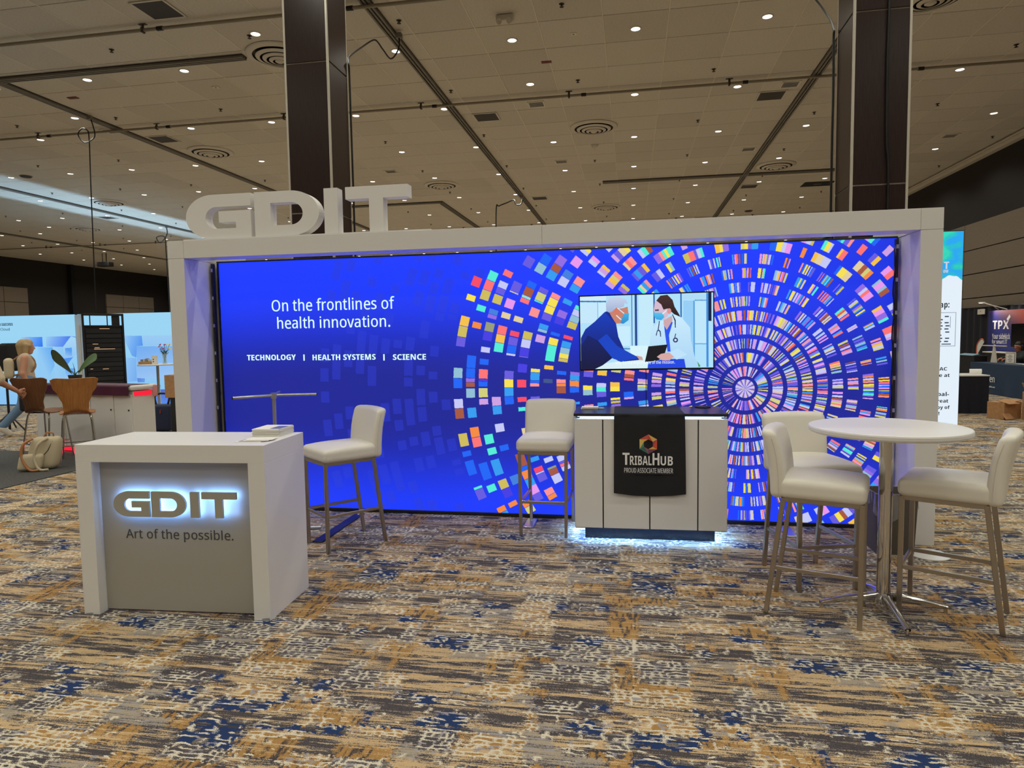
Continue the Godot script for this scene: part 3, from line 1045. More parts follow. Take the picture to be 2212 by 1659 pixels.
# ---------------------------------------------------------------- the booth's light wall
const WALL_Z := -5.67
const LW_X0 := -3.722
const LW_X1 := 2.003
const LW_Y0 := 0.03
const LW_Y1 := 2.272
const RING_X := 0.9
const RING_Y := 1.114
# ring number, then angle, colour number, angle, colour number ... angle
const MOSAIC := [
	[21, 156.0, 1, 158.4],
	[20, 154.0, 2, 156.1, 3, 158.3, 4, 160.5],
	[19, 152.4, 3, 153.9],
	[19, 155.1, 5, 156.7, 6, 158.1],
	[19, 158.3, 4, 160.4],
	[18, 153.9, 6, 156.3, 7, 156.7],
	[17, 152.3, 8, 153.9, 9, 156.1, 10, 156.8, 3, 158.0],
	[16, 152.4, 6, 153.8, 11, 156.1, 2, 156.5],
	[15, 152.3, 12, 153.8, 13, 156.1, 13, 158.3, 6, 160.3],
	[14, 152.2, 14, 153.8, 15, 155.9, 16, 158.1, 17, 160.2],
	[13, 152.6, 2, 153.9, 5, 155.9, 18, 158.0, 4, 160.2],
	[21, 160.2, 13, 161.5],
	[20, 161.6, 2, 163.0],
	[19, 161.7, 19, 162.9, 16, 163.9],
	[18, 161.5, 7, 163.0],
	[17, 161.5, 7, 163.0],
	[18, 158.2, 20, 160.5],
	[16, 158.1, 12, 160.5],
	[15, 161.4, 14, 162.9, 18, 163.8],
	[21, 164.8, 21, 166.9, 4, 169.2, 6, 171.2],
	[20, 165.4, 22, 166.8],
	[19, 164.8, 23, 166.9, 17, 169.0],
	[19, 170.4, 5, 171.7],
	[18, 164.8, 3, 166.9, 21, 168.9, 2, 171.2],
	[17, 165.3, 1, 166.7],
	[17, 166.9, 6, 169.0, 8, 171.0, 5, 171.6],
	[16, 164.6, 4, 166.7, 5, 169.0, 17, 171.2, 6, 171.6],
	[15, 164.6, 24, 166.8],
	[14, 162.8, 8, 163.8],
	[14, 164.5, 13, 166.7, 2, 171.6],
	[13, 162.6, 1, 163.8],
	[13, 164.5, 14, 166.6, 18, 168.6, 13, 170.1, 4, 171.3],
	[18, 147.3, 6, 149.8],
	[17, 144.7, 8, 147.3, 18, 149.7],
	[16, 142.9, 16, 145.4, 9, 147.4, 14, 149.7],
	[15, 140.6, 20, 143.3],
	[15, 145.1, 19, 147.2, 5, 149.7],
	[14, 144.9, 12, 147.4, 14, 149.6],
	[21, 154.6, 15, 156.4],
	[22, 156.3, 15, 157.7],
	[22, 162.8, 15, 164.9],
	[22, 165.0, 15, 166.2],
	[21, 175.6, 18, 177.8, 8, 179.9],
	[20, 172.7, 8, 175.5, 8, 177.7, 16, 178.6, 9, 179.6],
	[20, 179.9, 18, 182.0],
	[19, 173.1, 8, 174.5],
	[19, 175.5, 3, 177.7, 17, 178.3, 8, 179.5],
	[19, 179.8, 11, 182.0],
	[19, 182.3, 24, 183.7],
	[18, 181.9, 24, 184.1, 14, 186.2],
	[17, 175.4, 6, 177.5, 13, 179.7, 14, 181.9, 8, 184.0],
	[16, 173.3, 17, 175.7],
	[16, 177.5, 1, 179.7],
	[16, 182.2, 1, 183.6],
	[16, 184.9, 2, 186.0],
	[15, 174.3, 13, 175.3, 14, 177.6, 8, 178.4, 12, 179.4],
	[15, 182.2, 6, 183.5],
	[15, 183.9, 13, 185.0],
	[14, 172.9, 21, 174.2],
	[14, 177.0, 25, 178.3],
	[14, 184.9, 23, 185.6],
	[13, 174.2, 8, 175.5],
	[13, 176.9, 12, 178.2, 22, 179.3, 9, 181.6],
	[13, 183.8, 23, 185.7],
	[12, 174.1, 16, 175.1, 14, 177.2, 22, 179.3, 8, 181.4],
	[12, 184.6, 14, 185.6],
	[21, 182.1, 5, 184.1, 9, 186.3],
	[20, 184.1, 14, 186.4],
	[18, 188.4, 5, 190.5],
	[21, 189.4, 4, 192.2],
	[20, 188.4, 22, 190.7, 3, 192.9],
	[19, 190.5, 2, 192.8],
	[19, 193.7, 2, 195.4],
	[18, 193.7, 8, 195.2],
	[21, 193.2, 8, 194.4],
	[21, 195.3, 8, 198.4],
	[20, 196.5, 8, 200.4],
	[19, 196.5, 14, 200.3],
	[21, 201.0, 2, 201.6, 6, 203.9],
	[20, 201.6, 2, 203.3],
	[19, 201.4, 4, 203.6, 17, 205.8],
	[18, 201.4, 19, 203.7],
	[17, 196.8, 9, 200.2, 8, 201.3, 22, 203.5, 14, 205.6, 20, 207.8, 6, 209.9],
	[16, 198.7, 14, 200.0],
	[16, 201.6, 1, 203.1, 5, 203.5, 6, 205.7],
	[15, 200.0, 5, 201.5],
	[15, 202.9, 23, 203.6, 9, 205.4, 5, 207.9],
	[14, 200.7, 5, 202.6, 6, 203.3, 3, 204.2, 5, 205.6],
	[16, 208.0, 12, 209.9, 22, 211.2],
	[20, 206.9, 22, 208.2, 14, 209.8],
	[19, 207.0, 22, 208.2],
	[18, 208.4, 22, 209.8, 11, 211.5],
	[16, 190.5, 7, 192.6],
	[22, 182.1, 15, 184.3],
	[22, 190.1, 15, 192.6],
	[22, 194.4, 15, 195.6],
	[22, 196.3, 15, 197.6],
]
const COLOURS := [
	[246, 76, 104],   # 1 red
	[84, 236, 214],   # 2 cyan
	[255, 116, 118],   # 3 coral
	[206, 188, 92],   # 4 olive
	[196, 200, 246],   # 5 lavender
	[104, 92, 224],   # 6 purple
	[226, 206, 158],   # 7 cream
	[28, 102, 246],   # 8 blue
	[166, 88, 66],   # 9 brown
	[150, 226, 206],   # 10 mint
	[208, 206, 124],   # 11 lime
	[250, 146, 146],   # 12 salmon
	[246, 224, 84],   # 13 yellow
	[52, 156, 240],   # 14 sky
	[44, 62, 214],   # 15 navy
	[146, 108, 226],   # 16 violet
	[70, 62, 226],   # 17 indigo
	[144, 190, 212],   # 18 greyblue
	[66, 128, 222],   # 19 steel
	[232, 152, 236],   # 20 pink
	[246, 192, 76],   # 21 amber
	[246, 138, 66],   # 22 orange
	[152, 156, 122],   # 23 khaki
	[206, 160, 226],   # 24 mauve
	[62, 84, 140],   # 25 slate
]

func wall_image() -> Image:
	var r := RandomNumberGenerator.new()
	r.seed = 5
	var pal := PackedByteArray([0, 0, 0])
	for q in COLOURS:
		for c in q:
			pal.append(c)
	var LUT := 4096
	var rings := []
	for n in 46:
		var a := PackedByteArray()
		a.resize(LUT)
		rings.append(a)
	var fill := func(n, d0, d1, c):
		var i0 := int(d0 / 360.0 * LUT)
		var i1 := int(d1 / 360.0 * LUT)
		for i in range(i0, maxi(i1, i0 + 1)):
			rings[n][posmod(i, LUT)] = c
	var bright := [5, 5, 5, 7, 13, 13, 2, 14, 14, 8, 6, 6, 16, 20, 3, 12, 24, 11, 18, 21, 4, 22, 9]
	var pale := [5, 5, 5, 5, 7, 7, 24, 24, 20, 16, 6, 6, 14, 12, 3, 11, 18, 13, 9]
	for n in range(1, 33):
		var rad := 0.14 + 0.1125 * (n - 1)
		var deg := 0.0
		while deg < 360.0:
			var left := absf(wrapf(deg - 180.0, -180.0, 180.0))
			if n >= 12 and left < 39.0:
				if n > 22 and r.randf() < 0.6:
					var g := r.randf_range(1.4, 3.4)
					fill.call(n, deg, deg + g, 15)
				deg += r.randf_range(2.0, 5.0)
				continue
			# a group of stripes, then a gap
			var thin := n <= 9
			var count := r.randi_range(3, 9) if thin else r.randi_range(1, 5)
			if left < 60.0:
				count = r.randi_range(1, 4)
			for k in count:
				var w := (r.randf_range(0.006, 0.017) if thin else r.randf_range(0.014, 0.05)) / rad * 57.3
				if left < 60.0:
					w = r.randf_range(1.0, 2.4)
				if n > 9 and left < 95.0:
					w = r.randf_range(0.02, 0.05) / rad * 57.3
				var pool := pale if n < 8 else bright
				fill.call(n, deg, deg + w, pool[r.randi() % pool.size()])
				deg += w
				if thin and r.randf() < 0.45:
					deg += r.randf_range(0.004, 0.012) / rad * 57.3
			var gap := r.randf_range(0.006, 0.02) if n < 6 else r.randf_range(0.015, 0.07) + 0.003 * n
			if n > 13 and r.randf() < 0.35:
				gap += r.randf_range(0.1, 0.4)
			deg += gap / rad * 57.3
	# the blocks that can be told apart
	for q in MOSAIC:
		for k in range(1, q.size() - 2, 2):
			fill.call(int(q[0]), q[k] + 0.06, q[k + 2] - 0.02, int(q[k + 1]))
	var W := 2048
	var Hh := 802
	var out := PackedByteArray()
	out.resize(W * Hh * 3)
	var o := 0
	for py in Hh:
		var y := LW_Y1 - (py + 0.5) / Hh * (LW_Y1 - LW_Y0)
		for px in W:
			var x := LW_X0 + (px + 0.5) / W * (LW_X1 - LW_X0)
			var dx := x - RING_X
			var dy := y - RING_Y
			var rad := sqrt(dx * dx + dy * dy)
			# print with the edge LED light painted in: deep navy across the middle, royal blue at head and foot
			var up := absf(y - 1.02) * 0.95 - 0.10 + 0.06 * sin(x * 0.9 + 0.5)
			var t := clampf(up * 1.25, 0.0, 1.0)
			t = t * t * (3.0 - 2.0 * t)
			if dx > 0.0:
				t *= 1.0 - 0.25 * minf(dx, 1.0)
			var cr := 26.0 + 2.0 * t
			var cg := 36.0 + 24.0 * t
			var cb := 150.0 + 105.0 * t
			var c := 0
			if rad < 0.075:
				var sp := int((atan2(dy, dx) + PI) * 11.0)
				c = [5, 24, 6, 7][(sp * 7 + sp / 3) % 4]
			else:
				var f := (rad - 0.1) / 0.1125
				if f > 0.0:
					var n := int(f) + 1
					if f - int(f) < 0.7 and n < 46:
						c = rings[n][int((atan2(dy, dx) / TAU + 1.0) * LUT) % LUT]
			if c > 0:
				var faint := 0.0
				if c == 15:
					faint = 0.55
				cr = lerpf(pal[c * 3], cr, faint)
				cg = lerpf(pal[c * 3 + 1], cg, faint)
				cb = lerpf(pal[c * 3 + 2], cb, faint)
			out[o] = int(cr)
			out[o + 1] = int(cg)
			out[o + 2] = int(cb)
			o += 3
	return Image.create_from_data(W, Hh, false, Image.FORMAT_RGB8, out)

func build_light_wall():
	var t = thing("backlit_display", "wide backlit royal blue fabric wall with a mosaic of coloured rings", "light wall", Vector3(0, 0, WALL_Z))
	var s := S()
	uvquad(s, Vector3(LW_X0, LW_Y0, 0), Vector3(LW_X1, LW_Y0, 0), Vector3(LW_X1, LW_Y1, 0), Vector3(LW_X0, LW_Y1, 0))
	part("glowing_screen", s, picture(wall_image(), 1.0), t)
	s = S()
	var cx := (LW_X0 + LW_X1) * 0.5
	var w := LW_X1 - LW_X0
	box(s, Vector3(cx, (LW_Y0 + LW_Y1) * 0.5, -0.065), Vector3(w, LW_Y1 - LW_Y0, 0.12))
	part("back_box", s, M.dark_metal, t)
	for e in [[Vector3(cx, LW_Y1 + 0.006, -0.05), Vector3(w + 0.03, 0.012, 0.13)], [Vector3(cx, LW_Y0 - 0.013, -0.05), Vector3(w + 0.03, 0.026, 0.13)], [Vector3(LW_X0 - 0.006, 1.15, -0.05), Vector3(0.012, 2.24, 0.13)], [Vector3(LW_X1 + 0.003, 1.15, -0.05), Vector3(0.006, 2.24, 0.13)]]:
		s = S()
		box(s, e[0], e[1], 0.002)
		part("edge_frame", s, M.black, t)
	var lit := glow(Color(0.86, 1.0, 0.98), 1.05)
	lettering("headline", "On the frontlines of", lit, t, Vector3(-3.21, 1.818, 0.002), 1.165, 0.112)
	lettering("headline", "health innovation.", lit, t, Vector3(-3.163, 1.662, 0.002), 1.073, 0.108)
	lettering("tagline", "TECHNOLOGY", lit, t, Vector3(-3.477, 1.379, 0.002), 0.482, 0.05, 0.0, true)
	lettering("tagline", "|", lit, t, Vector3(-2.921, 1.372, 0.002), 0.012, 0.056, 0.0, true)
	lettering("tagline", "HEALTH SYSTEMS", lit, t, Vector3(-2.832, 1.375, 0.002), 0.598, 0.05, 0.0, true)
	lettering("tagline", "|", lit, t, Vector3(-2.162, 1.367, 0.002), 0.012, 0.056, 0.0, true)
	lettering("tagline", "SCIENCE", lit, t, Vector3(-2.073, 1.371, 0.002), 0.303, 0.05, 0.0, true)
	for x in [-2.39, -0.835, 1.2]:
		var near: bool = x < -2.0
		var fp = thing("stabiliser_foot", "long flat metal foot darkened for shade on the carpet behind the stool at the counter" if near else ("short pale flat metal foot under the stool beside the kiosk" if x < 0.0 else "short pale flat metal foot behind the round table stools"), "foot", Vector3(x, 0, WALL_Z))
		s = S()
		box(s, Vector3(0, 0.006, 0.5 if near else 0.2), Vector3(0.085, 0.01, 0.84 if near else 0.26), 0.003)
		part("plate", s, M.dark_metal if near else M.aluminium, fp)  # near foot takes a darker metal to stand for its shade
		s = S()
		cyl(s, Vector3(0, 0.011, 0.12), Vector3(0, 0.016, 0.12), 0.014, 0.012, 12)
		part("bolt", s, M.aluminium, fp)
	area_light("light_wall_glow", Vector3(cx, 1.15, 0.03), Vector2(w, 2.2), 0.5, Color(0.42, 0.48, 1.0), Vector3(0, PI, 0), t)

# ---------------------------------------------------------------- white frame round the wall
func build_frame():
	var fx0 := -3.929
	var fx1 := 2.16
	var zf := -5.256
	var t = thing("booth_portal", "white portal frame of flat panels round the blue light wall", "frame", Vector3(0, 0, zf))
	var s := S()
	box(s, Vector3(fx0 + 0.0765, 1.135, -0.47), Vector3(0.153, 2.27, 0.94), 0.002)
	part("post", s, M.white, t)
	s = S()
	box(s, Vector3(fx1 - 0.0735, 1.135, -0.47), Vector3(0.147, 2.27, 0.94), 0.002)
	part("post", s, M.white, t)
	for q in [[fx0, fx0 + 0.153], [fx0 + 0.155, -0.684], [-0.682, fx1 - 0.149], [fx1 - 0.147, fx1]]:
		s = S()
		box(s, Vector3((q[0] + q[1]) * 0.5, 2.3465, -0.1), Vector3(q[1] - q[0], 0.149, 0.2), 0.0015)
		part("header_panel", s, M.white, t)
	for q in [fx0 + 0.08, fx1 - 0.08]:
		s = S()
		box(s, Vector3(q, 2.3465, -0.58), Vector3(0.147, 0.149, 0.74), 0.0015)
		part("side_cap", s, M.white, t)
	s = S()
	for x in [-3.2, -1.6, 0.0, 1.4]:
		box(s, Vector3(x, 2.33, -0.27), Vector3(0.05, 0.05, 0.14), 0.003)
	part("bracket", s, M.dark_metal, t)
	for x in [-3.752, 1.988]:
		t = thing("support_upright", ["black slotted upright beside the left edge of the blue wall", "black slotted upright beside the right edge of the blue wall"][0 if x < 0.0 else 1], "upright", Vector3(x, 0, -5.625))
		s = S()
		box(s, Vector3(0, 1.13, 0), Vector3(0.02, 2.26, 0.04), 0.003)
		part("post", s, M.dark_metal, t)
		s = S()
		var pts := []
		for k in 26:
			pts.append(Vector3((0.016 if x < 0.0 else -0.016) + 0.006 * sin(k * 1.7), 0.06 + 0.085 * k, 0.012 + 0.01 * cos(k * 1.3)))
		tube(s, pts, 0.004, 5)
		part("cable", s, M.cable, t)
		s = S()
		for k in 9:
			box(s, Vector3(0.0, 0.2 + 0.25 * k, 0.021), Vector3(0.016, 0.03, 0.006), 0.001)
		part("clip", s, M.aluminium, t)

# ---------------------------------------------------------------- block letters
func arc(cx, cy, rx, ry, a0, a1, n) -> Array:
	var out := []
	for k in n + 1:
		var a := deg_to_rad(lerpf(a0, a1, float(k) / n))
		out.append(Vector2(cx + rx * cos(a), cy + ry * sin(a)))
	return out

func letter_shape(ch: String, w: float, h: float) -> Array:     # [outline, hole], counter-clockwise
	var p := []
	var hole := []
	match ch:
		"G":
			p = arc(0.42, 0.5, 0.42, 0.5, 90, 270, 22) + [Vector2(1, 0), Vector2(1, 0.62), Vector2(0.51, 0.62), Vector2(0.51, 0.37), Vector2(0.77, 0.37), Vector2(0.77, 0.23)] + arc(0.47, 0.475, 0.165, 0.245, 270, 90, 16) + [Vector2(1, 0.72), Vector2(1, 1)]
		"D":
			p = [Vector2(0, 1), Vector2(0, 0)] + arc(0.55, 0.5, 0.45, 0.5, -90, 90, 22)
			hole = [Vector2(0.25, 0.745), Vector2(0.25, 0.245)] + arc(0.56, 0.495, 0.19, 0.25, -90, 90, 22)
		"I":
			p = [Vector2(0, 0), Vector2(1, 0), Vector2(1, 1), Vector2(0, 1)]
		"T":
			p = [Vector2(0.38, 0), Vector2(0.605, 0), Vector2(0.605, 0.735), Vector2(1, 0.735), Vector2(1, 1), Vector2(0, 1), Vector2(0, 0.735), Vector2(0.38, 0.735)]
	var a := PackedVector2Array()
	for q in p:
		a.append(Vector2(q.x * w, q.y * h))
	var b := PackedVector2Array()
	for q in hole:
		b.append(Vector2(q.x * w, q.y * h))
	return [a, b]

func build_letters():
	var t0 = thing("letter_board", "thin white board under the big block letters on the header", "board", Vector3(-2.68, 2.421, -5.36))
	var s0 := S()
	box(s0, Vector3(0, 0.005, 0), Vector3(2.2, 0.01, 0.19), 0.001)
	part("board", s0, M.white, t0)
	for q in [["G", -3.768, 0.607], ["D", -3.125, 0.58], ["I", -2.499, 0.12], ["T", -2.31, 0.535]]:
		var t = thing("block_letter", "big white block letter %s standing on the booth header" % q[0], "letter", Vector3(q[1], 2.431, -5.40), 0.0, "block letters on the header")
		var s := S()
		var sh := letter_shape(q[0], q[2], 0.372)
		extrude(s, sh[0], 0.1, Transform3D(), sh[1])
		part("letter_body", s, M.white_letter, t)

# ---------------------------------------------------------------- television
var canvas: Image
func poly(pts: Array, c: Color, c2 = null, dir := Vector2(0, 1)):      # fills a polygon on the canvas, with a printed blend to c2 along dir
	var lo := Vector2(1e9, 1e9)
	var hi := Vector2(-1e9, -1e9)
	for p in pts:
		lo = lo.min(p)
		hi = hi.max(p)
	var n := pts.size()
	for y in range(maxi(0, int(lo.y)), mini(canvas.get_height(), int(hi.y) + 1)):
		var xs := []
		for i in n:
			var a: Vector2 = pts[i]
			var b: Vector2 = pts[(i + 1) % n]
			if (a.y <= y + 0.5) != (b.y <= y + 0.5):
				xs.append(a.x + (y + 0.5 - a.y) / (b.y - a.y) * (b.x - a.x))
		xs.sort()
		for k in range(0, xs.size() - 1, 2):
			var x0 := maxi(0, int(xs[k] + 0.5))
			var x1 := mini(canvas.get_width(), int(xs[k + 1] + 0.5))
			if c2 == null:
				if x1 > x0:
					canvas.fill_rect(Rect2i(x0, y, x1 - x0, 1), c)
			else:
				for x in range(x0, x1):
					var f := clampf(((Vector2(x, y) - lo) / (hi - lo)).dot(dir) / maxf(absf(dir.x) + absf(dir.y), 0.001), 0.0, 1.0)
					canvas.set_pixel(x, y, c.lerp(c2, f))

func oval(c: Vector2, rx: float, ry: float, col: Color, turn := 0.0, c2 = null):
	var p := []
	for k in 28:
		p.append(c + Vector2(rx * cos(TAU * k / 28), ry * sin(TAU * k / 28)).rotated(turn))
	poly(p, col, c2)

func tv_image() -> Image:
	canvas = Image.create(640, 360, false, Image.FORMAT_RGB8)
	canvas.fill(c8(176, 224, 250))
	var m := func(x, y):          # photograph close-up coordinates to picture pixels
		var u: float = (x - 200.0) / 1780.0
		return Vector2(u * 640.0, (y - lerpf(252.0, 190.0, u)) / lerpf(958.0, 1006.0, u) * 360.0)
	var P := func(l): return l.map(func(q): return m.call(q[0], q[1]))
	# windows and blinds behind
	for q in [[200, 240, 560, 310, 206, 236, 252], [200, 330, 440, 600, 196, 232, 250], [450, 330, 560, 620, 200, 236, 252], [1000, 210, 1190, 900, 196, 234, 250], [1590, 220, 1880, 280, 176, 220, 246], [1750, 310, 1890, 870, 190, 230, 250], [1590, 300, 1720, 1000, 150, 206, 246], [700, 640, 880, 900, 200, 236, 252]]:
		poly(P.call([[q[0], q[1]], [q[2], q[1]], [q[2], q[3]], [q[0], q[3]]]), c8(q[4], q[5], q[6]))
	for q in [[200, 305, 560, 322, 60, 110, 170], [440, 320, 448, 600, 120, 180, 220], [900, 215, 912, 900, 60, 110, 170], [945, 215, 975, 900, 34, 70, 140], [1195, 205, 1215, 600, 50, 100, 170], [1552, 195, 1570, 520, 50, 110, 180], [1720, 300, 1740, 1190, 90, 160, 220], [1890, 195, 1920, 1190, 60, 140, 220], [1918, 192, 1958, 570, 14, 24, 60], [1740, 288, 1890, 300, 80, 140, 200], [1730, 870, 1890, 884, 100, 170, 226], [790, 930, 880, 950, 90, 150, 200], [880, 900, 1120, 1120, 214, 244, 250]]:
		poly(P.call([[q[0], q[1]], [q[2], q[1]], [q[2], q[3]], [q[0], q[3]]]), c8(q[4], q[5], q[6]))
	# table
	poly(P.call([[390, 1215], [520, 1135], [880, 1090], [1120, 1090], [1120, 1215]]), c8(216, 240, 246))
	# seated man in blue
	poly(P.call([[200, 1215], [205, 800], [270, 680], [400, 580], [540, 450], [640, 520], [690, 600], [720, 780], [800, 960], [1000, 1060], [1000, 1090], [740, 1115], [640, 1060], [500, 1160], [380, 1215]]), c8(14, 60, 190), c8(10, 24, 96))
	poly(P.call([[210, 900], [300, 760], [440, 830], [640, 1060], [480, 1170], [380, 1215], [205, 1215]]), c8(10, 32, 110), c8(8, 14, 60))
	poly(P.call([[440, 830], [560, 740], [700, 900], [900, 1010], [1000, 1070], [760, 1110], [640, 1070]]), c8(16, 66, 196))
	poly(P.call([[540, 450], [590, 440], [680, 580], [690, 610], [640, 560]]), c8(10, 40, 140))
	poly(P.call([[960, 1030], [1040, 1050], [1050, 1095], [1000, 1090]]), c8(206, 160, 150))
	poly(P.call([[600, 455], [660, 420], [790, 400], [850, 380], [860, 470], [780, 600], [690, 605], [640, 530]]), c8(200, 130, 110))
	poly(P.call([[560, 440], [555, 340], [610, 265], [720, 245], [830, 285], [852, 350], [810, 330], [800, 380], [740, 400], [680, 395], [650, 440], [600, 460]]), c8(200, 214, 236), c8(160, 176, 214))
	oval(m.call(700, 440), 12, 17, c8(214, 120, 100))
	poly(P.call([[800, 470], [868, 470], [860, 560], [790, 608], [750, 600], [765, 550]]), c8(70, 176, 226), c8(40, 140, 205))
	poly(P.call([[705, 400], [715, 395], [805, 465], [800, 478]]), c8(220, 236, 250))
	poly(P.call([[690, 500], [700, 490], [765, 548], [760, 562]]), c8(220, 236, 250))
	# clinician in a white coat
	poly(P.call([[1110, 1215], [1120, 1130], [1330, 1080], [1600, 1080], [1625, 1200]]), c8(30, 70, 226))
	poly(P.call([[1140, 900], [1160, 680], [1270, 580], [1340, 560], [1480, 480], [1580, 540], [1680, 660], [1690, 830], [1740, 1060], [1800, 1190], [1620, 1200], [1600, 1080], [1480, 1080], [1330, 1000], [1370, 900], [1120, 910]]), c8(204, 236, 252), c8(168, 212, 246))
	poly(P.call([[1335, 620], [1420, 560], [1450, 590], [1400, 760], [1420, 980], [1380, 980], [1350, 760]]), c8(40, 84, 236))
	poly(P.call([[1330, 560], [1440, 500], [1450, 560], [1370, 690], [1330, 620]]), c8(206, 168, 172))
	poly(P.call([[1200, 420], [1215, 320], [1250, 290], [1370, 380], [1400, 420], [1390, 500], [1330, 560], [1210, 500]]), c8(214, 186, 204))
	poly(P.call([[1235, 300], [1290, 235], [1380, 222], [1450, 290], [1475, 380], [1540, 490], [1548, 515], [1470, 480], [1425, 440], [1420, 410], [1380, 405], [1330, 420], [1300, 350]]), c8(70, 46, 46), c8(40, 24, 28))
	oval(m.call(1405, 440), 10, 14, c8(214, 150, 150))
	poly(P.call([[1215, 420], [1265, 415], [1270, 435], [1220, 440]]), c8(70, 60, 80))
	poly(P.call([[1200, 458], [1320, 462], [1340, 520], [1300, 560], [1235, 550], [1205, 510]]), c8(86, 198, 240), c8(52, 160, 226))
	poly(P.call([[1310, 470], [1370, 425], [1376, 434], [1318, 484]]), c8(226, 240, 250))
	for q in [[[1270, 570], [1280, 570], [1262, 690], [1250, 690]], [[1225, 760], [1240, 700], [1265, 685], [1290, 710], [1295, 780], [1284, 780], [1278, 718], [1262, 700], [1246, 712], [1236, 770]], [[1450, 480], [1490, 560], [1492, 660], [1480, 660], [1476, 570], [1444, 490]], [[1485, 740], [1495, 740], [1480, 800], [1470, 800]]]:
		poly(P.call(q), c8(26, 36, 80))
	oval(m.call(1486, 826), 12, 12, c8(40, 50, 100))
	oval(m.call(1486, 826), 6, 6, c8(206, 230, 250))
	poly(P.call([[1125, 910], [1380, 885], [1330, 1050], [1250, 1100], [1075, 1120]]), c8(14, 16, 26))
	poly(P.call([[1235, 1050], [1290, 1010], [1400, 990], [1465, 1050], [1400, 1100], [1310, 1100]]), c8(216, 168, 164))
	poly(P.call([[1400, 990], [1520, 940], [1640, 1020], [1500, 1090], [1465, 1050]]), c8(190, 226, 250))
	poly(P.call([[1770, 1110], [1815, 1180], [1790, 1190]]), c8(70, 150, 80))
	return canvas

func build_tv():
	var t = thing("television", "flat television showing a masked clinician with a masked man", "television", Vector3(0.1125, 1.5835, -5.62))
	t.rotation.z = deg_to_rad(0.45)
	var s := S()
	box(s, Vector3(0, 0, -0.005), Vector3(1.08, 0.622, 0.035), 0.003)
	part("casing", s, M.black_gloss, t)
	s = S()
	var a := Vector3(-0.53, -0.297, 0.0135)
	uvquad(s, a, a + Vector3(1.06, 0, 0), a + Vector3(1.06, 0.598, 0), a + Vector3(0, 0.598, 0))
	part("screen", s, picture(tv_image(), 1.0), t)
	lettering("caption", "only by the importance of the mission.", glow(Color(0.95, 1.0, 1.0), 1.0), t, Vector3(-0.245, -0.27, 0.0137), 0.475, 0.036, 0.0, false, 0.0006)
	s = S()
	box(s, Vector3(0, -0.1, -0.032), Vector3(0.3, 0.25, 0.02), 0.002)
	part("bracket", s, M.black, t)
	s = S()
	cyl(s, Vector3(0.0, -0.22, -0.033), Vector3(0.0, -0.62, -0.033), 0.003)
	part("cable", s, M.cable, t)
	area_light("screen_glow", Vector3(0, 0, 0.03), Vector2(1.06, 0.6), 0.12, Color(0.75, 0.9, 1.0), Vector3(0, PI, 0), t)

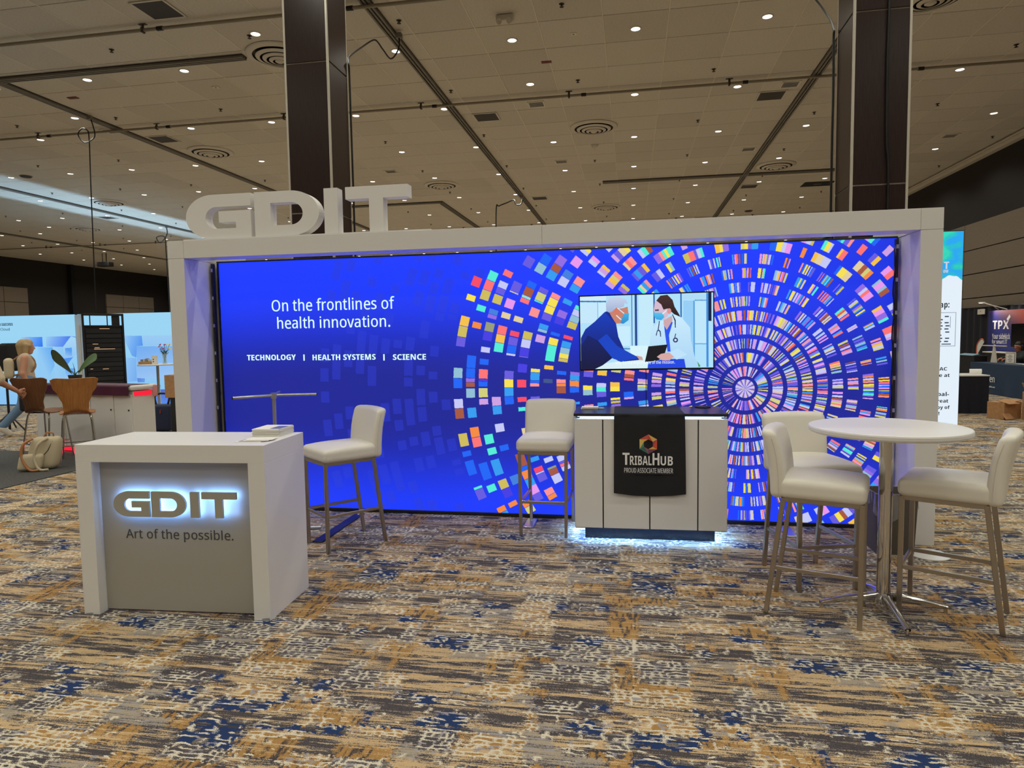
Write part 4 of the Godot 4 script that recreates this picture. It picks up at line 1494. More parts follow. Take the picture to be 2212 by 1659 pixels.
# ---------------------------------------------------------------- front counter with the lit sign
func build_counter():
	var W := 1.134
	var D := 0.51
	var Hc := 0.99
	var t = thing("reception_counter", "white reception counter with a lit sign in its grey recessed front", "counter", Vector3(-3.12, 0, -3.299), deg_to_rad(3.185))
	# local x along the front from its left end, z towards the camera
	var e := 0.097
	var s := S()
	box(s, Vector3(e * 0.5, (Hc - 0.1) * 0.5, -D * 0.5), Vector3(e, Hc - 0.1, D), 0.0015)
	part("side_panel", s, M.white, t)
	s = S()
	box(s, Vector3(W - e * 0.5, (Hc - 0.1) * 0.5, -D * 0.5), Vector3(e, Hc - 0.1, D), 0.0015)
	part("side_panel", s, M.white, t)
	s = S()
	box(s, Vector3(W * 0.5, Hc - 0.05, -D * 0.5), Vector3(W, 0.1, D), 0.0015)
	part("top", s, M.white, t)
	s = S()
	box(s, Vector3(W * 0.5, (Hc - 0.1) * 0.5 + 0.005, -0.075), Vector3(W - 2.0 * e - 0.002, Hc - 0.112, 0.02), 0.001)
	part("recessed_panel", s, M.panel_grey, t)
	s = S()
	box(s, Vector3(W * 0.5, 0.4, -D + 0.06), Vector3(W - 2.0 * e - 0.002, 0.02, D - 0.26))
	part("shelf", s, M.white, t)
	for q in [Vector3(0.03, 0.006, 0.0012), Vector3(W - 0.03, 0.012, 0.0012)]:
		s = S()
		extrude(s, PackedVector2Array([Vector2(-0.022, -0.006), Vector2(0.028, -0.008), Vector2(0.024, 0.006), Vector2(0.004, 0.004), Vector2(-0.018, 0.001)]), 0.0006, Transform3D(Basis(), q))
		part("scuff", s, M.paper_grey, t)
	# raised letters, lit from behind
	var bx := [["G", 0.205, 0.221], ["D", 0.438, 0.209], ["I", 0.674, 0.052], ["T", 0.743, 0.206]]
	var hl := glow(Color(0.45, 0.66, 1.0), 12.0)
	for q in bx:
		var sh := letter_shape(q[0], q[2], 0.146)
		s = S()
		extrude(s, sh[0], 0.014, Transform3D(Basis(), Vector3(q[1], 0.573, -0.034)), sh[1])
		var body = part("sign_letter", s, M.panel_grey, t)
		var inner := []
		for k in 2:
			var p := PackedVector2Array()
			for v in sh[k]:
				p.append(Vector2(lerpf(v.x, q[2] * 0.5, 0.06), lerpf(v.y, 0.073, 0.06)))
			inner.append(p)
		s = S()
		extrude(s, inner[0], 0.002, Transform3D(Basis(), Vector3(q[1], 0.573, -0.0365)), inner[1])
		part("halo_light", s, hl, body)
		area_light("halo_glow", Vector3(q[1] + q[2] * 0.5, 0.646, -0.038), Vector2(q[2] * 0.95, 0.14), 0.03 * q[2] / 0.2, Color(0.50, 0.68, 1.0), Vector3.ZERO, t)
	lettering("slogan", "Art of the possible.", M.text_dark, t, Vector3(0.24, 0.418, -0.0645), 0.658, 0.074, 0.0, false, 0.001)

	# what lies on top
	var back := Transform3D(Basis(Vector3.UP, deg_to_rad(3.185)), Vector3(-3.12, Hc, -3.299))
	t = thing("brochure_stack", "thick stack of white folded brochures on the reception counter", "brochures", back * Vector3(0.985, 0, -0.42), deg_to_rad(3.0))
	for k in 9:
		s = S()
		box(s, Vector3(0.002 * sin(k * 2.1), 0.0025 + 0.005 * k, 0.003 * cos(k * 1.7)), Vector3(0.17, 0.0042, 0.2), 0.0006, Basis(Vector3.UP, 0.02 * sin(k * 3.3)))
		part("brochure", s, M.paper if k != 4 else M.off_white, t)
	s = S()
	box(s, Vector3(0.05, 0.0462, 0.02), Vector3(0.06, 0.0008, 0.12))
	part("cover_print", s, mat(c8(96, 106, 170), 0.5), t)
	t = thing("leaflet_fan", "fanned grey and white leaflets at the corner of the reception counter", "leaflets", back * Vector3(0.985, 0, -0.15), deg_to_rad(4.0))
	for k in 4:
		s = S()
		box(s, Vector3(0.015 * k, 0.0012 + 0.0022 * k, -0.012 * k), Vector3(0.15, 0.002, 0.1), 0.0004, Basis(Vector3.UP, 0.05 * k))
		part("leaflet", s, M.paper if k != 1 else M.paper_grey, t)

# ---------------------------------------------------------------- kiosk with the hanging flag
func build_kiosk():
	var t = thing("kiosk", "low white kiosk with black top and plinth and blue lit edges", "kiosk", Vector3(0.13, 0, -5.03), deg_to_rad(1.2))
	var hw := 0.557
	var s := S()
	box(s, Vector3(0, 0.045, -0.265), Vector3(0.97, 0.09, 0.29), 0.002)
	part("plinth", s, M.black_gloss, t)
	s = S()
	box(s, Vector3(0, 0.52, -0.255), Vector3(hw * 2.0 - 0.012, 0.83, 0.47), 0.001)
	part("carcass", s, M.black, t)
	var xs := [-hw, -0.344, 0.0, 0.347, hw]
	for k in 4:
		s = S()
		box(s, Vector3((xs[k] + xs[k + 1]) * 0.5, 0.5275, -0.009), Vector3(xs[k + 1] - xs[k] - 0.009, 0.825, 0.018), 0.001)
		part("door", s, M.white, t)
	for k in [-1, 1]:
		s = S()
		box(s, Vector3(k * (hw - 0.004), 0.5275, -0.262), Vector3(0.01, 0.825, 0.484), 0.001)
		part("side_panel", s, M.white, t)
	s = S()
	box(s, Vector3(0, 0.937, -0.255), Vector3(hw * 2.0, 0.006, 0.5))
	part("ledge", s, M.white, t)
	s = S()
	box(s, Vector3(0, 0.949, -0.27), Vector3(hw * 2.0 - 0.08, 0.02, 0.44))
	part("riser", s, M.white, t)
	s = S()
	box(s, Vector3(0, 0.97, -0.252), Vector3(hw * 2.0 + 0.006, 0.021, 0.5), 0.0015)
	part("top", s, M.top_dark, t)
	var led := glow(Color(0.62, 0.85, 1.0), 5.0)
	s = S()
	box(s, Vector3(0, 0.9565, -0.03), Vector3(hw * 2.0 - 0.05, 0.005, 0.012))
	part("led_strip", s, led, t)
	area_light("edge_glow", Vector3(0, 0.953, -0.022), Vector2(hw * 2.0 - 0.06, 0.016), 0.06, Color(0.72, 0.9, 1.0), Vector3(-PI * 0.5, 0, 0), t)
	# strips under the body that wash the carpet
	for q in [[Vector3(0, 0.109, -0.07), Vector3(1.0, 0.006, 0.012), 0.6], [Vector3(-0.52, 0.109, -0.28), Vector3(0.012, 0.006, 0.34), 0.3], [Vector3(0.52, 0.109, -0.28), Vector3(0.012, 0.006, 0.34), 0.3]]:
		s = S()
		box(s, q[0], q[1])
		part("led_strip", s, led, t)
		area_light("floor_glow", q[0] + Vector3(0, -0.006, 0), Vector2(maxf(q[1].x, 0.012), maxf(q[1].z, 0.012)), q[2], Color(0.50, 0.72, 1.0), Vector3(-PI * 0.5, 0, 0), t)

	# the flag: lies on the top and falls over the front
	var base := Transform3D(Basis(Vector3.UP, deg_to_rad(1.2)), Vector3(0.13, 0, -5.03))
	t = thing("banner_flag", "black cloth banner with a hexagon emblem draped over the kiosk", "banner", base.origin, deg_to_rad(1.2))
	s = S()
	var cloth := func(u, v):
		var half := lerpf(0.25, 0.262, v)
		var x: float = lerpf(-half, half, u) - 0.008 + 0.006 * v
		var d: float = v * 1.12            # distance along the cloth
		var rip := 0.0025 * sin(u * 9.0 + v * 7.0) + 0.002 * sin(u * 23.0 - v * 11.0)
		if d < 0.5:
			return Vector3(x, 0.9825 + maxf(rip, 0.0) * 0.8, -0.49 + d)
		d -= 0.5
		if d < 0.04:
			var a := d / 0.04 * PI * 0.5
			return Vector3(x, 0.9825 - 0.014 + 0.014 * cos(a), 0.008 + 0.014 * sin(a) + 0.002)
		var drop := d - 0.04
		var z := 0.02 + rip * 1.3 + 0.012 * maxf(0.0, drop - 0.3) * sin(u * PI * 2.0 + 0.6)
		return Vector3(x, 0.9685 - drop - 0.022 * sin(u * PI) * drop / 0.6, z)
	sheet(s, func(u, v): return cloth.call(u, 1.0 - v), 28, 60, 0.0015)
	part("cloth", s, M.flag_cloth, t)
	# emblem: a ring of coloured facets
	var cols := [c8(206, 88, 72), c8(230, 178, 84), c8(226, 196, 110), c8(80, 140, 120), c8(58, 108, 100), c8(150, 96, 110), c8(120, 72, 96), c8(232, 176, 86), c8(214, 84, 62), c8(170, 76, 88), c8(230, 186, 96), c8(196, 78, 66)]
	var ec := Vector3(-0.012, 0.758, 0.0265)
	var R := 0.073
	for k in 6:
		var a0 := deg_to_rad(90.0 + 60.0 * k)
		var a1 := deg_to_rad(150.0 + 60.0 * k)
		var o0 := Vector2(cos(a0), sin(a0)) * R
		var o1 := Vector2(cos(a1), sin(a1)) * R
		var i0 := o0 * 0.5
		var i1 := o1 * 0.5
		for h in 2:
			s = S()
			var pp := PackedVector2Array([o0, o1, i0]) if h == 0 else PackedVector2Array([o1, i1, i0])
			extrude(s, pp, 0.001, Transform3D(Basis(), ec))
			part("emblem_facet", s, mat(cols[k * 2 + h], 0.8), t)
	lettering("title", "T", M.text_white, t, Vector3(-0.2, 0.603, 0.0265), 0.052, 0.09, 0.0, true, 0.001)
	lettering("title", "RIBAL", M.text_white, t, Vector3(-0.146, 0.603, 0.0265), 0.158, 0.068, 0.0, true, 0.001)
	lettering("title", "H", M.text_white, t, Vector3(0.018, 0.603, 0.0265), 0.05, 0.09, 0.0, true, 0.001)
	lettering("title", "UB", M.text_white, t, Vector3(0.076, 0.603, 0.0265), 0.088, 0.068, 0.0, true, 0.001)
	s = S()
	extrude(s, PackedVector2Array([Vector2(-0.19, -0.006), Vector2(0.17, -0.006), Vector2(0.17, 0.046), Vector2(-0.19, 0.046)]), 0.0006, Transform3D(Basis(), Vector3(0, 0.541, 0.0262)))
	part("ribbon", s, mat(c8(46, 46, 52), 0.9), t)
	lettering("subtitle", "PROUD ASSOCIATE MEMBER", M.text_white, t, Vector3(-0.187, 0.546, 0.0272), 0.352, 0.034, 0.0, false, 0.001)

	t = thing("card_stack", "small pile of pale cards on the black kiosk top", "cards", base * Vector3(-0.455, 0.981, -0.33), 0.1)
	for k in 4:
		s = S()
		box(s, Vector3(0.002 * k, 0.002 + 0.004 * k, 0.002 * (k % 2)), Vector3(0.13, 0.0036, 0.09), 0.0005)
		part("card", s, M.paper if k != 2 else M.off_white, t)
	s = S()
	box(s, Vector3(0.09, 0.003, -0.01), Vector3(0.05, 0.005, 0.09), 0.0005)
	part("card", s, M.paper_grey, t)
	t = thing("charging_puck", "flat round black puck on the kiosk top", "puck", base * Vector3(0.43, 0.981, -0.44))
	s = S()
	lathe(s, [Vector2(0, 0), Vector2(0.06, 0), Vector2(0.062, 0.006), Vector2(0.055, 0.011), Vector2(0, 0.011)], 24)
	part("disc", s, M.black, t)
# ---------------------------------------------------------------- bar stools
func build_stools():
	var t = thing("bar_stool", "", "stool")
	# local: x to the front, feet from -0.24 to 0.24
	var s := S()
	soft(s, Vector3(0.035, 0.717, 0), Vector3(0.43, 0.105, 0.42), 0.034, 5, func(p):
		if p.y > 0.72:
			p.y += 0.02 * (1.0 - pow(p.z / 0.21, 2.0)) * clampf(1.0 - pow((p.x + 0.02) / 0.26, 2.0), 0.0, 1.0)
			p.y -= 0.05 * maxf(0.0, p.x - 0.12)
		return p)
	part("seat", s, M.vinyl, t)
	s = S()
	soft(s, Vector3(-0.185, 0.847, 0), Vector3(0.078, 0.368, 0.42), 0.032, 5, func(p):
		var u: float = p.y - 0.665
		p.x -= 0.06 * u + 0.38 * u * u
		p.x += 0.022 * pow(p.z / 0.21, 2.0) * clampf(u * 4.0, 0.0, 1.0)
		if p.y > 0.98:
			p.y += 0.008 * (1.0 - pow(p.z / 0.21, 2.0))
		return p)
	var back = part("backrest", s, M.vinyl, t)
	for k in [-1, 1]:
		s = S()
		var pts := []
		for i in 12:
			var y := 0.69 + 0.3 * i / 11.0
			var u := y - 0.665
			pts.append(Vector3(-0.178 - 0.06 * u - 0.38 * u * u + 0.022 * clampf(u * 4.0, 0.0, 1.0), y, k * 0.2105))
		tube(s, pts, 0.0022, 5)
		part("seam", s, M.off_white, back)
	var q := 0.025
	for k in [-1, 1]:
		s = S()
		bar(s, Vector3(0.228, 0, 0.178 * k), Vector3(0.228, 0.665, 0.182 * k), q, q, 0.002, Vector3.RIGHT)
		part("leg", s, M.steel, t)
		s = S()
		bar(s, Vector3(-0.24, 0, 0.178 * k), Vector3(-0.155, 0.665, 0.182 * k), q, q, 0.002, Vector3.RIGHT)
		part("leg", s, M.steel, t)
		s = S()
		bar(s, Vector3(0.228, 0.27, 0.179 * k), Vector3(-0.205, 0.27, 0.179 * k), 0.022, 0.016, 0.002, Vector3.UP)
		part("stretcher", s, M.steel, t)
		s = S()
		bar(s, Vector3(0.228, 0.657, 0.182 * k), Vector3(-0.155, 0.657, 0.182 * k), q, 0.02, 0.002, Vector3.UP)
		part("seat_rail", s, M.steel, t)
	for x in [0.228, -0.155]:
		s = S()
		bar(s, Vector3(x, 0.657, -0.182), Vector3(x, 0.657, 0.182), q, 0.02, 0.002, Vector3.UP)
		part("seat_rail", s, M.steel, t)
	s = S()
	bar(s, Vector3(0.228, 0.27, -0.179), Vector3(0.228, 0.27, 0.179), 0.022, 0.016, 0.002, Vector3.UP)
	part("stretcher", s, M.steel, t)
	var where := [
		[Vector2(-2.169, -4.793), Vector2(-0.652, 0.758), "white padded bar stool on steel legs behind the reception counter"],
		[Vector2(-0.674, -5.351), Vector2(-0.03, 1.0), "white padded bar stool standing straight beside the kiosk"],
		[Vector2(1.0215, -3.945), Vector2(0.94, 0.34), "white bar stool pushed under the round table, its back to the kiosk"],
		[Vector2(1.107, -4.474), Vector2(0.248, 0.969), "white bar stool behind another stool, its back to the blue wall"],
		[Vector2(1.741, -3.997), Vector2(-0.875, -0.484), "white bar stool at the round table on the open carpet side"]]
	for k in where.size():
		var w = where[k]
		var a := atan2(-w[1].y, w[1].x)
		var at := Vector3(w[0].x, 0, w[0].y)
		if k == 0:
			t.position = at
			t.rotation.y = a
			tag(t, w[2], "stool", "white bar stools")
		else:
			dup(t, at, a, w[2], "white bar stools")

# ---------------------------------------------------------------- round table
func build_table():
	var t = thing("round_table", "tall round white table on a chrome pedestal with four feet", "table", Vector3(1.386, 0, -3.99))
	var s := S()
	lathe(s, [Vector2(0, 1.006), Vector2(0.385, 1.006), Vector2(0.396, 1.010), Vector2(0.4, 1.018), Vector2(0.4, 1.032), Vector2(0.397, 1.039), Vector2(0.39, 1.041), Vector2(0, 1.041)], 72)
	part("table_top", s, M.white, t)
	s = S()
	lathe(s, [Vector2(0.0, 0.07), Vector2(0.036, 0.07), Vector2(0.036, 0.955), Vector2(0.045, 0.965), Vector2(0.07, 1.0), Vector2(0.07, 1.006), Vector2(0, 1.006)], 28)
	part("pedestal", s, M.chrome, t)
	s = S()
	lathe(s, [Vector2(0.0, 0.045), Vector2(0.05, 0.045), Vector2(0.056, 0.075), Vector2(0.046, 0.1), Vector2(0.0, 0.1)], 24)
	part("hub", s, M.chrome, t)
	for k in 4:
		var b := Basis(Vector3.UP, PI * 0.5 * k + 0.02)
		s = S()
		var prof := func(u, v):
			# u round the arm's section, v outwards
			var x: float = lerpf(0.03, 0.335, v)
			var y: float = 0.088 - 0.055 * pow(v, 1.3)
			var hw: float = lerpf(0.026, 0.014, v)
			var hh: float = lerpf(0.042, 0.014, v)
			var a: float = u * TAU
			return b * Vector3(x, y + hh * sin(a) * (1.0 if sin(a) < 0.0 else 0.5), hw * cos(a))
		sheet(s, prof, 12, 10)
		part("foot_arm", s, M.chrome, t)
		s = S()
		cyl(s, b * Vector3(0.325, 0.0, 0), b * Vector3(0.325, 0.034, 0), 0.011, 0.009, 12)
		part("glide", s, M.chrome, t)

# ---------------------------------------------------------------- small things round the booth
func build_small_things():
	# T stand behind the counter
	var t = thing("display_stand", "bare silver tube display stand with crossed arms behind the reception counter", "stand", Vector3(-2.845, 0, -5.0))
	var s := S()
	cyl(s, Vector3(0, 0.02, 0), Vector3(0, 1.11, 0), 0.016, 0.016, 14)
	part("pole", s, M.aluminium, t)
	for y in [1.118, 0.025]:
		s = S()
		cyl(s, Vector3(0, y - 0.025, 0), Vector3(0, y + 0.02, 0), 0.026, 0.026, 14)
		part("hub", s, M.aluminium, t)
	for q in [Vector3(-0.2, 0, 0.26), Vector3(0.32, 0, -0.1), Vector3(-0.12, 0, -0.3), Vector3(0.1, 0, 0.3)]:
		if q.x < 0.0 or q.z < 0.0:
			s = S()
			cyl(s, Vector3(0, 1.118, 0), q + Vector3(0, 1.118, 0), 0.012, 0.012, 12)
			var arm = part("arm", s, M.aluminium, t)
			s = S()
			cyl(s, q + Vector3(0, 1.118, 0), q * 1.008 + Vector3(0, 1.118, 0), 0.0125, 0.0125, 12)
			part("end_cap", s, M.black, arm)
		s = S()
		cyl(s, Vector3(0, 0.018, 0), q + Vector3(0, 0.018, 0), 0.014, 0.014, 12)
		part("base_arm", s, M.aluminium, t)
	# waste bin
	t = thing("waste_bin", "grey speckled square waste bin with a clear plastic liner", "bin", Vector3(1.81, 0, -5.125), 0.0)
	var bm := mat(Color.WHITE, 0.9)
	bm.albedo_texture = noise_tex(0.25, c8(70, 64, 58), c8(108, 100, 90), 31, 256, 2)
	bm.uv1_triplanar = true
	bm.uv1_scale = Vector3.ONE * 6.0
	var wb := 0.25
	for k in 4:
		var b := Basis(Vector3.UP, PI * 0.5 * k)
		s = S()
		quad(s, b * Vector3(-0.12, 0, 0.12), b * Vector3(0.12, 0, 0.12), b * Vector3(0.135, 0.43, 0.135), b * Vector3(-0.135, 0.43, 0.135))
		quad(s, b * Vector3(0.114, 0.006, 0.114), b * Vector3(-0.114, 0.006, 0.114), b * Vector3(-0.128, 0.43, 0.128), b * Vector3(0.128, 0.43, 0.128))
		quad(s, b * Vector3(-0.135, 0.43, 0.135), b * Vector3(0.135, 0.43, 0.135), b * Vector3(0.128, 0.43, 0.128), b * Vector3(-0.128, 0.43, 0.128))
		part("side", s, bm, t)
	s = S()
	box(s, Vector3(0, 0.004, 0), Vector3(0.23, 0.006, 0.23))
	part("bottom", s, bm, t)
	var film := mat(Color(0.92, 0.92, 0.96, 0.16), 0.12)
	film.transparency = BaseMaterial3D.TRANSPARENCY_ALPHA
	film.cull_mode = BaseMaterial3D.CULL_DISABLED
	s = S()
	sheet(s, func(u, v):
		var a: float = u * TAU
		var sq: float = 1.0 / maxf(absf(cos(a)), absf(sin(a)))
		var r: float = (0.139 + 0.010 * sin(a * 7.0) * v + 0.006 * sin(a * 17.0)) * sq * (1.0 - 0.06 * absf(sin(2.0 * a)))
		return Vector3(r * cos(a), 0.437 - v * (0.15 + 0.05 * sin(a * 3.0 + 1.0)), -r * sin(a)), 72, 8)
	part("liner", s, film, t)
	t = thing("floor_plate", "thin round white metal plate on the carpet by the right post", "plate", Vector3(2.035, 0, -5.03))
	s = S()
	lathe(s, [Vector2(0, 0), Vector2(0.128, 0), Vector2(0.13, 0.004), Vector2(0.127, 0.008), Vector2(0, 0.008)], 48)
	part("disc", s, M.white, t)
	s = S()
	lathe(s, [Vector2(0, 0.008), Vector2(0.012, 0.008), Vector2(0.012, 0.011), Vector2(0, 0.012)], 12)
	part("screw", s, M.aluminium, t)

# ---------------------------------------------------------------- the booth at far left
const FAR_PRINT := [[[369,85,475,86,475,125,434,124],[168,216,252],[44,120,250],[1,0.3]],
		[[492,85,606,85,568,126,491,125],[160,212,252],[60,112,246],[1,0.2]],
		[[449,128,520,128,523,202,495,246,446,246],[150,208,252],[70,150,246],[1,-0.6]],
		[[522,127,568,126,570,168,608,170,572,207,566,251,525,251],[160,214,252],[130,196,250],[1,0.2]],
		[[568,126,606,90,635,93,659,128,610,168,570,168],[176,222,254],[150,204,252],[0,1]],
		[[576,132,607,130,606,163,575,165],[90,160,246],[190,226,254],[-0.4,1]],
		[[610,168,575,205,559,174],[84,152,246],[120,186,250],[-1,0.4]],
		[[572,212,611,212,610,245,572,246],[100,168,246],[180,222,254],[-0.4,1]],
		[[606,85,636,88,660,115,659,128,635,93],[92,130,238],[120,160,244],[1,0.6]],
		[[634,152,661,135,659,185,639,187],[90,140,236],[160,204,250],[0,1]],
		[[620,251,658,214,656,253],[52,92,196],[90,140,230],[0,1]],
		[[837,87,921,88,923,127,897,128,892,172,873,165],[160,212,252],[70,140,246],[1,0.4]],
		[[925,88,1062,88,1060,129,924,127],[160,210,252],[150,204,250],[0,1]],
		[[895,129,1060,130,1053,254,891,252],[120,178,248],[164,206,252],[0.2,1]],
		[[826,182,843,182,828,227],[60,110,220],[110,170,244],[0,1]],
		[[848,173,891,173,889,263,845,268],[150,204,252],[120,176,246],[1,0.6]],
		[[890,252,924,253,923,268,892,268],[96,140,226],[110,160,240],[1,0]],
		[[949,296,1050,296,1047,359,943,359],[84,112,214],[96,150,240],[0,1]]]

func far_wall_image() -> Image:
	canvas = Image.create(1152, 357, false, Image.FORMAT_RGB8)
	canvas.fill(c8(160, 220, 252))
	for y in range(84, 357):
		canvas.fill_rect(Rect2i(0, y, 1152, 1), c8(160, 220, 252).lerp(c8(140, 200, 250), (y - 84) / 273.0))
	for q in FAR_PRINT:
		var p := []
		for k in range(0, q[0].size(), 2):
			p.append(Vector2(q[0][k], q[0][k + 1]))
		poly(p, c8(q[1][0], q[1][1], q[1][2]), c8(q[2][0], q[2][1], q[2][2]), Vector2(q[3][0], q[3][1]))
	return canvas

func build_left_booth():
	# dark carpet of that booth
	var t = thing("booth_carpet", "dark grey carpet laid under the wooden chairs of the left booth", "carpet", Vector3(-12.0, 0, -5.6))
	var s := S()
	box(s, Vector3(0, 0.005, 0), Vector3(10.62, 0.01, 5.4), 0.002)
	part("pile", s, M.carpet_dark, t)
	# backlit wall
	t = thing("backlit_display", "pale blue backlit wall with folded paper shapes at the left booth", "light wall", Vector3(0, 0, -14.5))
	var x0 := -17.4
	var x1 := -10.2
	s = S()
	uvquad(s, Vector3(x0, 0.02, 0), Vector3(x1, 0.02, 0), Vector3(x1, 2.25, 0), Vector3(x0, 2.25, 0))
	part("glowing_screen", s, picture(far_wall_image(), 0.92), t)
	s = S()
	box(s, Vector3((x0 + x1) * 0.5, 1.125, -0.07), Vector3(x1 - x0, 2.24, 0.12))
	part("back_box", s, M.off_white, t)
	s = S()
	box(s, Vector3((x0 + x1) * 0.5, 0.012, -0.02), Vector3(x1 - x0, 0.02, 0.1))
	part("base_rail", s, M.black, t)
	s = S()
	bar(s, Vector3(-13.4, 2.25, 0.03), Vector3(-13.24, 0.0, 0.03), 0.05, 0.03, 0.004, Vector3.RIGHT)
	part("joint_post", s, mat(c8(40, 64, 84), 0.5), t)
	var ink := mat(c8(60, 84, 110), 0.7)
	lettering("print", "on success", ink, t, Vector3(-15.72, 2.005, 0.002), 0.46, 0.07, 0.0, true, 0.002)
	lettering("print", "d Cloud", ink, t, Vector3(-15.72, 1.885, 0.002), 0.36, 0.07, 0.0, false, 0.002)
	area_light("far_wall_glow", Vector3((x0 + x1) * 0.5, 1.13, 0.06), Vector2(x1 - x0, 2.2), 1.2, Color(0.72, 0.9, 1.0), Vector3(0, PI, 0), t)
	# a second lit wall far behind, whose open top throws the pale band on the ceiling
	t = thing("light_trough", "tall white trough wall standing hidden far behind the left booth", "light wall", Vector3(-23.65, 0, -29.0))
	for k in [-1, 1]:
		s = S()
		box(s, Vector3(0.17 * k, 1.2, 0), Vector3(0.03, 2.4, 15.0), 0.003)
		part("board", s, M.white, t)
		s = S()
		box(s, Vector3(0, 1.2, 7.485 * k), Vector3(0.31, 2.4, 0.03))
		part("end_board", s, M.white, t)
	s = S()
	box(s, Vector3(0, 1.83, 0), Vector3(0.2, 0.03, 14.8))
	part("led_tray", s, glow(Color(0.7, 0.88, 1.0), 3.0), t)
	area_light("trough_glow", Vector3(0, 1.86, 0), Vector2(0.05, 14.8), 60.0, Color(0.68, 0.86, 1.0), Vector3(PI * 0.5, 0, 0), t)
	# equipment rack
	t = thing("equipment_rack", "tall black equipment rack with glass top bay before the pale wall", "rack", Vector3(-12.1, 0, -13.72), deg_to_rad(55.0))
	s = S()
	box(s, Vector3(0, 0.96, 0.0), Vector3(0.78, 1.92, 0.58), 0.004)
	part("cabinet", s, M.black, t)
	for q in [[Vector3(-0.4, 1.1, 0.3), Vector3(0.04, 2.2, 0.04)], [Vector3(0.4, 1.1, 0.3), Vector3(0.04, 2.2, 0.04)], [Vector3(0, 2.185, 0.3), Vector3(0.84, 0.05, 0.04)], [Vector3(0, 1.93, 0.3), Vector3(0.84, 0.03, 0.04)], [Vector3(-0.26, 2.06, 0.3), Vector3(0.018, 0.25, 0.03)], [Vector3(0.085, 2.06, 0.3), Vector3(0.018, 0.25, 0.03)], [Vector3(0.26, 2.06, 0.28), Vector3(0.16, 0.24, 0.03)], [Vector3(0.405, 1.1, -0.28), Vector3(0.03, 2.2, 0.03)]]:
		s = S()
		box(s, q[0], q[1], 0.003)
		part("frame_bar", s, M.black, t)
	s = S()
	box(s, Vector3(-0.41, 1.1, -0.02), Vector3(0.02, 2.18, 0.6), 0.003)
	part("side_panel", s, mat(c8(196, 210, 226), 0.4), t)
	s = S()
	box(s, Vector3(-0.425, 1.3, 0.03), Vector3(0.006, 1.3, 0.22), 0.002)
	part("side_plate", s, M.off_white, t)
	for k in 12:
		s = S()
		box(s, Vector3(0, 0.62 + 0.108 * k, 0.3), Vector3(0.72, 0.09, 0.02), 0.003)
		part("module", s, M.dark_metal if k % 3 == 1 else M.black, t)
	var lamp := glow(Color(1.0, 0.8, 0.62), 0.7)
	for q in [[-0.18, 1.52, 0.11], [-0.15, 1.435, 0.1], [0.0, 1.405, 0.42], [-0.3, 1.21, 0.07], [-0.28, 0.96, 0.05], [0.0, 0.95, 0.12], [0.02, 1.865, 0.2]]:
		s = S()
		box(s, Vector3(q[0], q[1], 0.312), Vector3(q[2], 0.012, 0.006))
		part("indicator_light", s, lamp, t)
	# tall round table with flowers
	t = thing("cocktail_table", "small white topped standing table before the pale blue wall", "table", Vector3(-10.87, 0, -14.0))
	s = S()
	lathe(s, [Vector2(0, 1.005), Vector2(0.42, 1.005), Vector2(0.43, 1.02), Vector2(0.42, 1.035), Vector2(0, 1.035)], 40)
	part("table_top", s, M.white, t)
	s = S()
	cyl(s, Vector3(0, 0.02, 0), Vector3(0, 1.005, 0), 0.034)
	part("pedestal", s, M.chrome, t)
	s = S()
	cyl(s, Vector3(0, 0.5, 0), Vector3(0, 0.54, 0), 0.042)
	part("collar", s, M.chrome, t)
	s = S()
	lathe(s, [Vector2(0, 0), Vector2(0.24, 0), Vector2(0.24, 0.008), Vector2(0.05, 0.025), Vector2(0, 0.025)], 32)
	part("base", s, M.chrome, t)
	t = thing("flower_vase", "glass vase of mixed flowers on the standing table", "vase", Vector3(-10.66, 1.035, -13.98))
	s = S()
	lathe(s, [Vector2(0, 0), Vector2(0.05, 0), Vector2(0.055, 0.02), Vector2(0.045, 0.12), Vector2(0.06, 0.24), Vector2(0.056, 0.24), Vector2(0.041, 0.12), Vector2(0.05, 0.02), Vector2(0, 0.012)], 20)
	part("vase", s, M.glass, t)
	var green := mat(c8(52, 84, 40), 0.7)
	var fr := RandomNumberGenerator.new()
	fr.seed = 4
	for k in 11:
		var a := TAU * k / 11.0 * 2.0
		var top := Vector3(0.13 * cos(a) * fr.randf_range(0.5, 1.1), fr.randf_range(0.32, 0.47), 0.11 * sin(a))
		s = S()
		tube(s, curve([Vector3(0.01 * cos(a), 0.03, 0.01 * sin(a)), Vector3(0.03 * cos(a), 0.22, 0.03 * sin(a)), top], 4), 0.0035, 5)
		var stem = part("stem", s, green, t)
		s = S()
		var fb := turn_to(Vector3(top.x, 0.25, top.z + 0.12))
		var fc: Color = [c8(236, 206, 70), c8(150, 70, 140), c8(190, 60, 90), c8(120, 84, 160), c8(240, 214, 90)][k % 5]
		for pz in 8:
			var pb := fb * Basis(Vector3.UP, TAU * pz / 8.0)
			lathe(s, [Vector2(0, -0.004), Vector2(0.011, 0.0), Vector2(0.0, 0.006)], 6, Transform3D(pb, top + pb * Vector3(0.02, 0, 0)))
		lathe(s, [Vector2(0.014, 0.0), Vector2(0.012, 0.008), Vector2(0, 0.011)], 10, Transform3D(fb, top))
		part("flower", s, mat(fc, 0.7), stem)
		s = S()
		sheet(s, func(u, v): return Vector3(0.03 * cos(a), 0.2 + 0.02 * k * 0.3, 0.03 * sin(a)) + Vector3(cos(a) * v * 0.09 - sin(a) * (u - 0.5) * 0.03 * sin(v * PI), v * 0.08, sin(a) * v * 0.09 + cos(a) * (u - 0.5) * 0.03 * sin(v * PI)), 2, 5)
		part("leaf", s, green, stem)
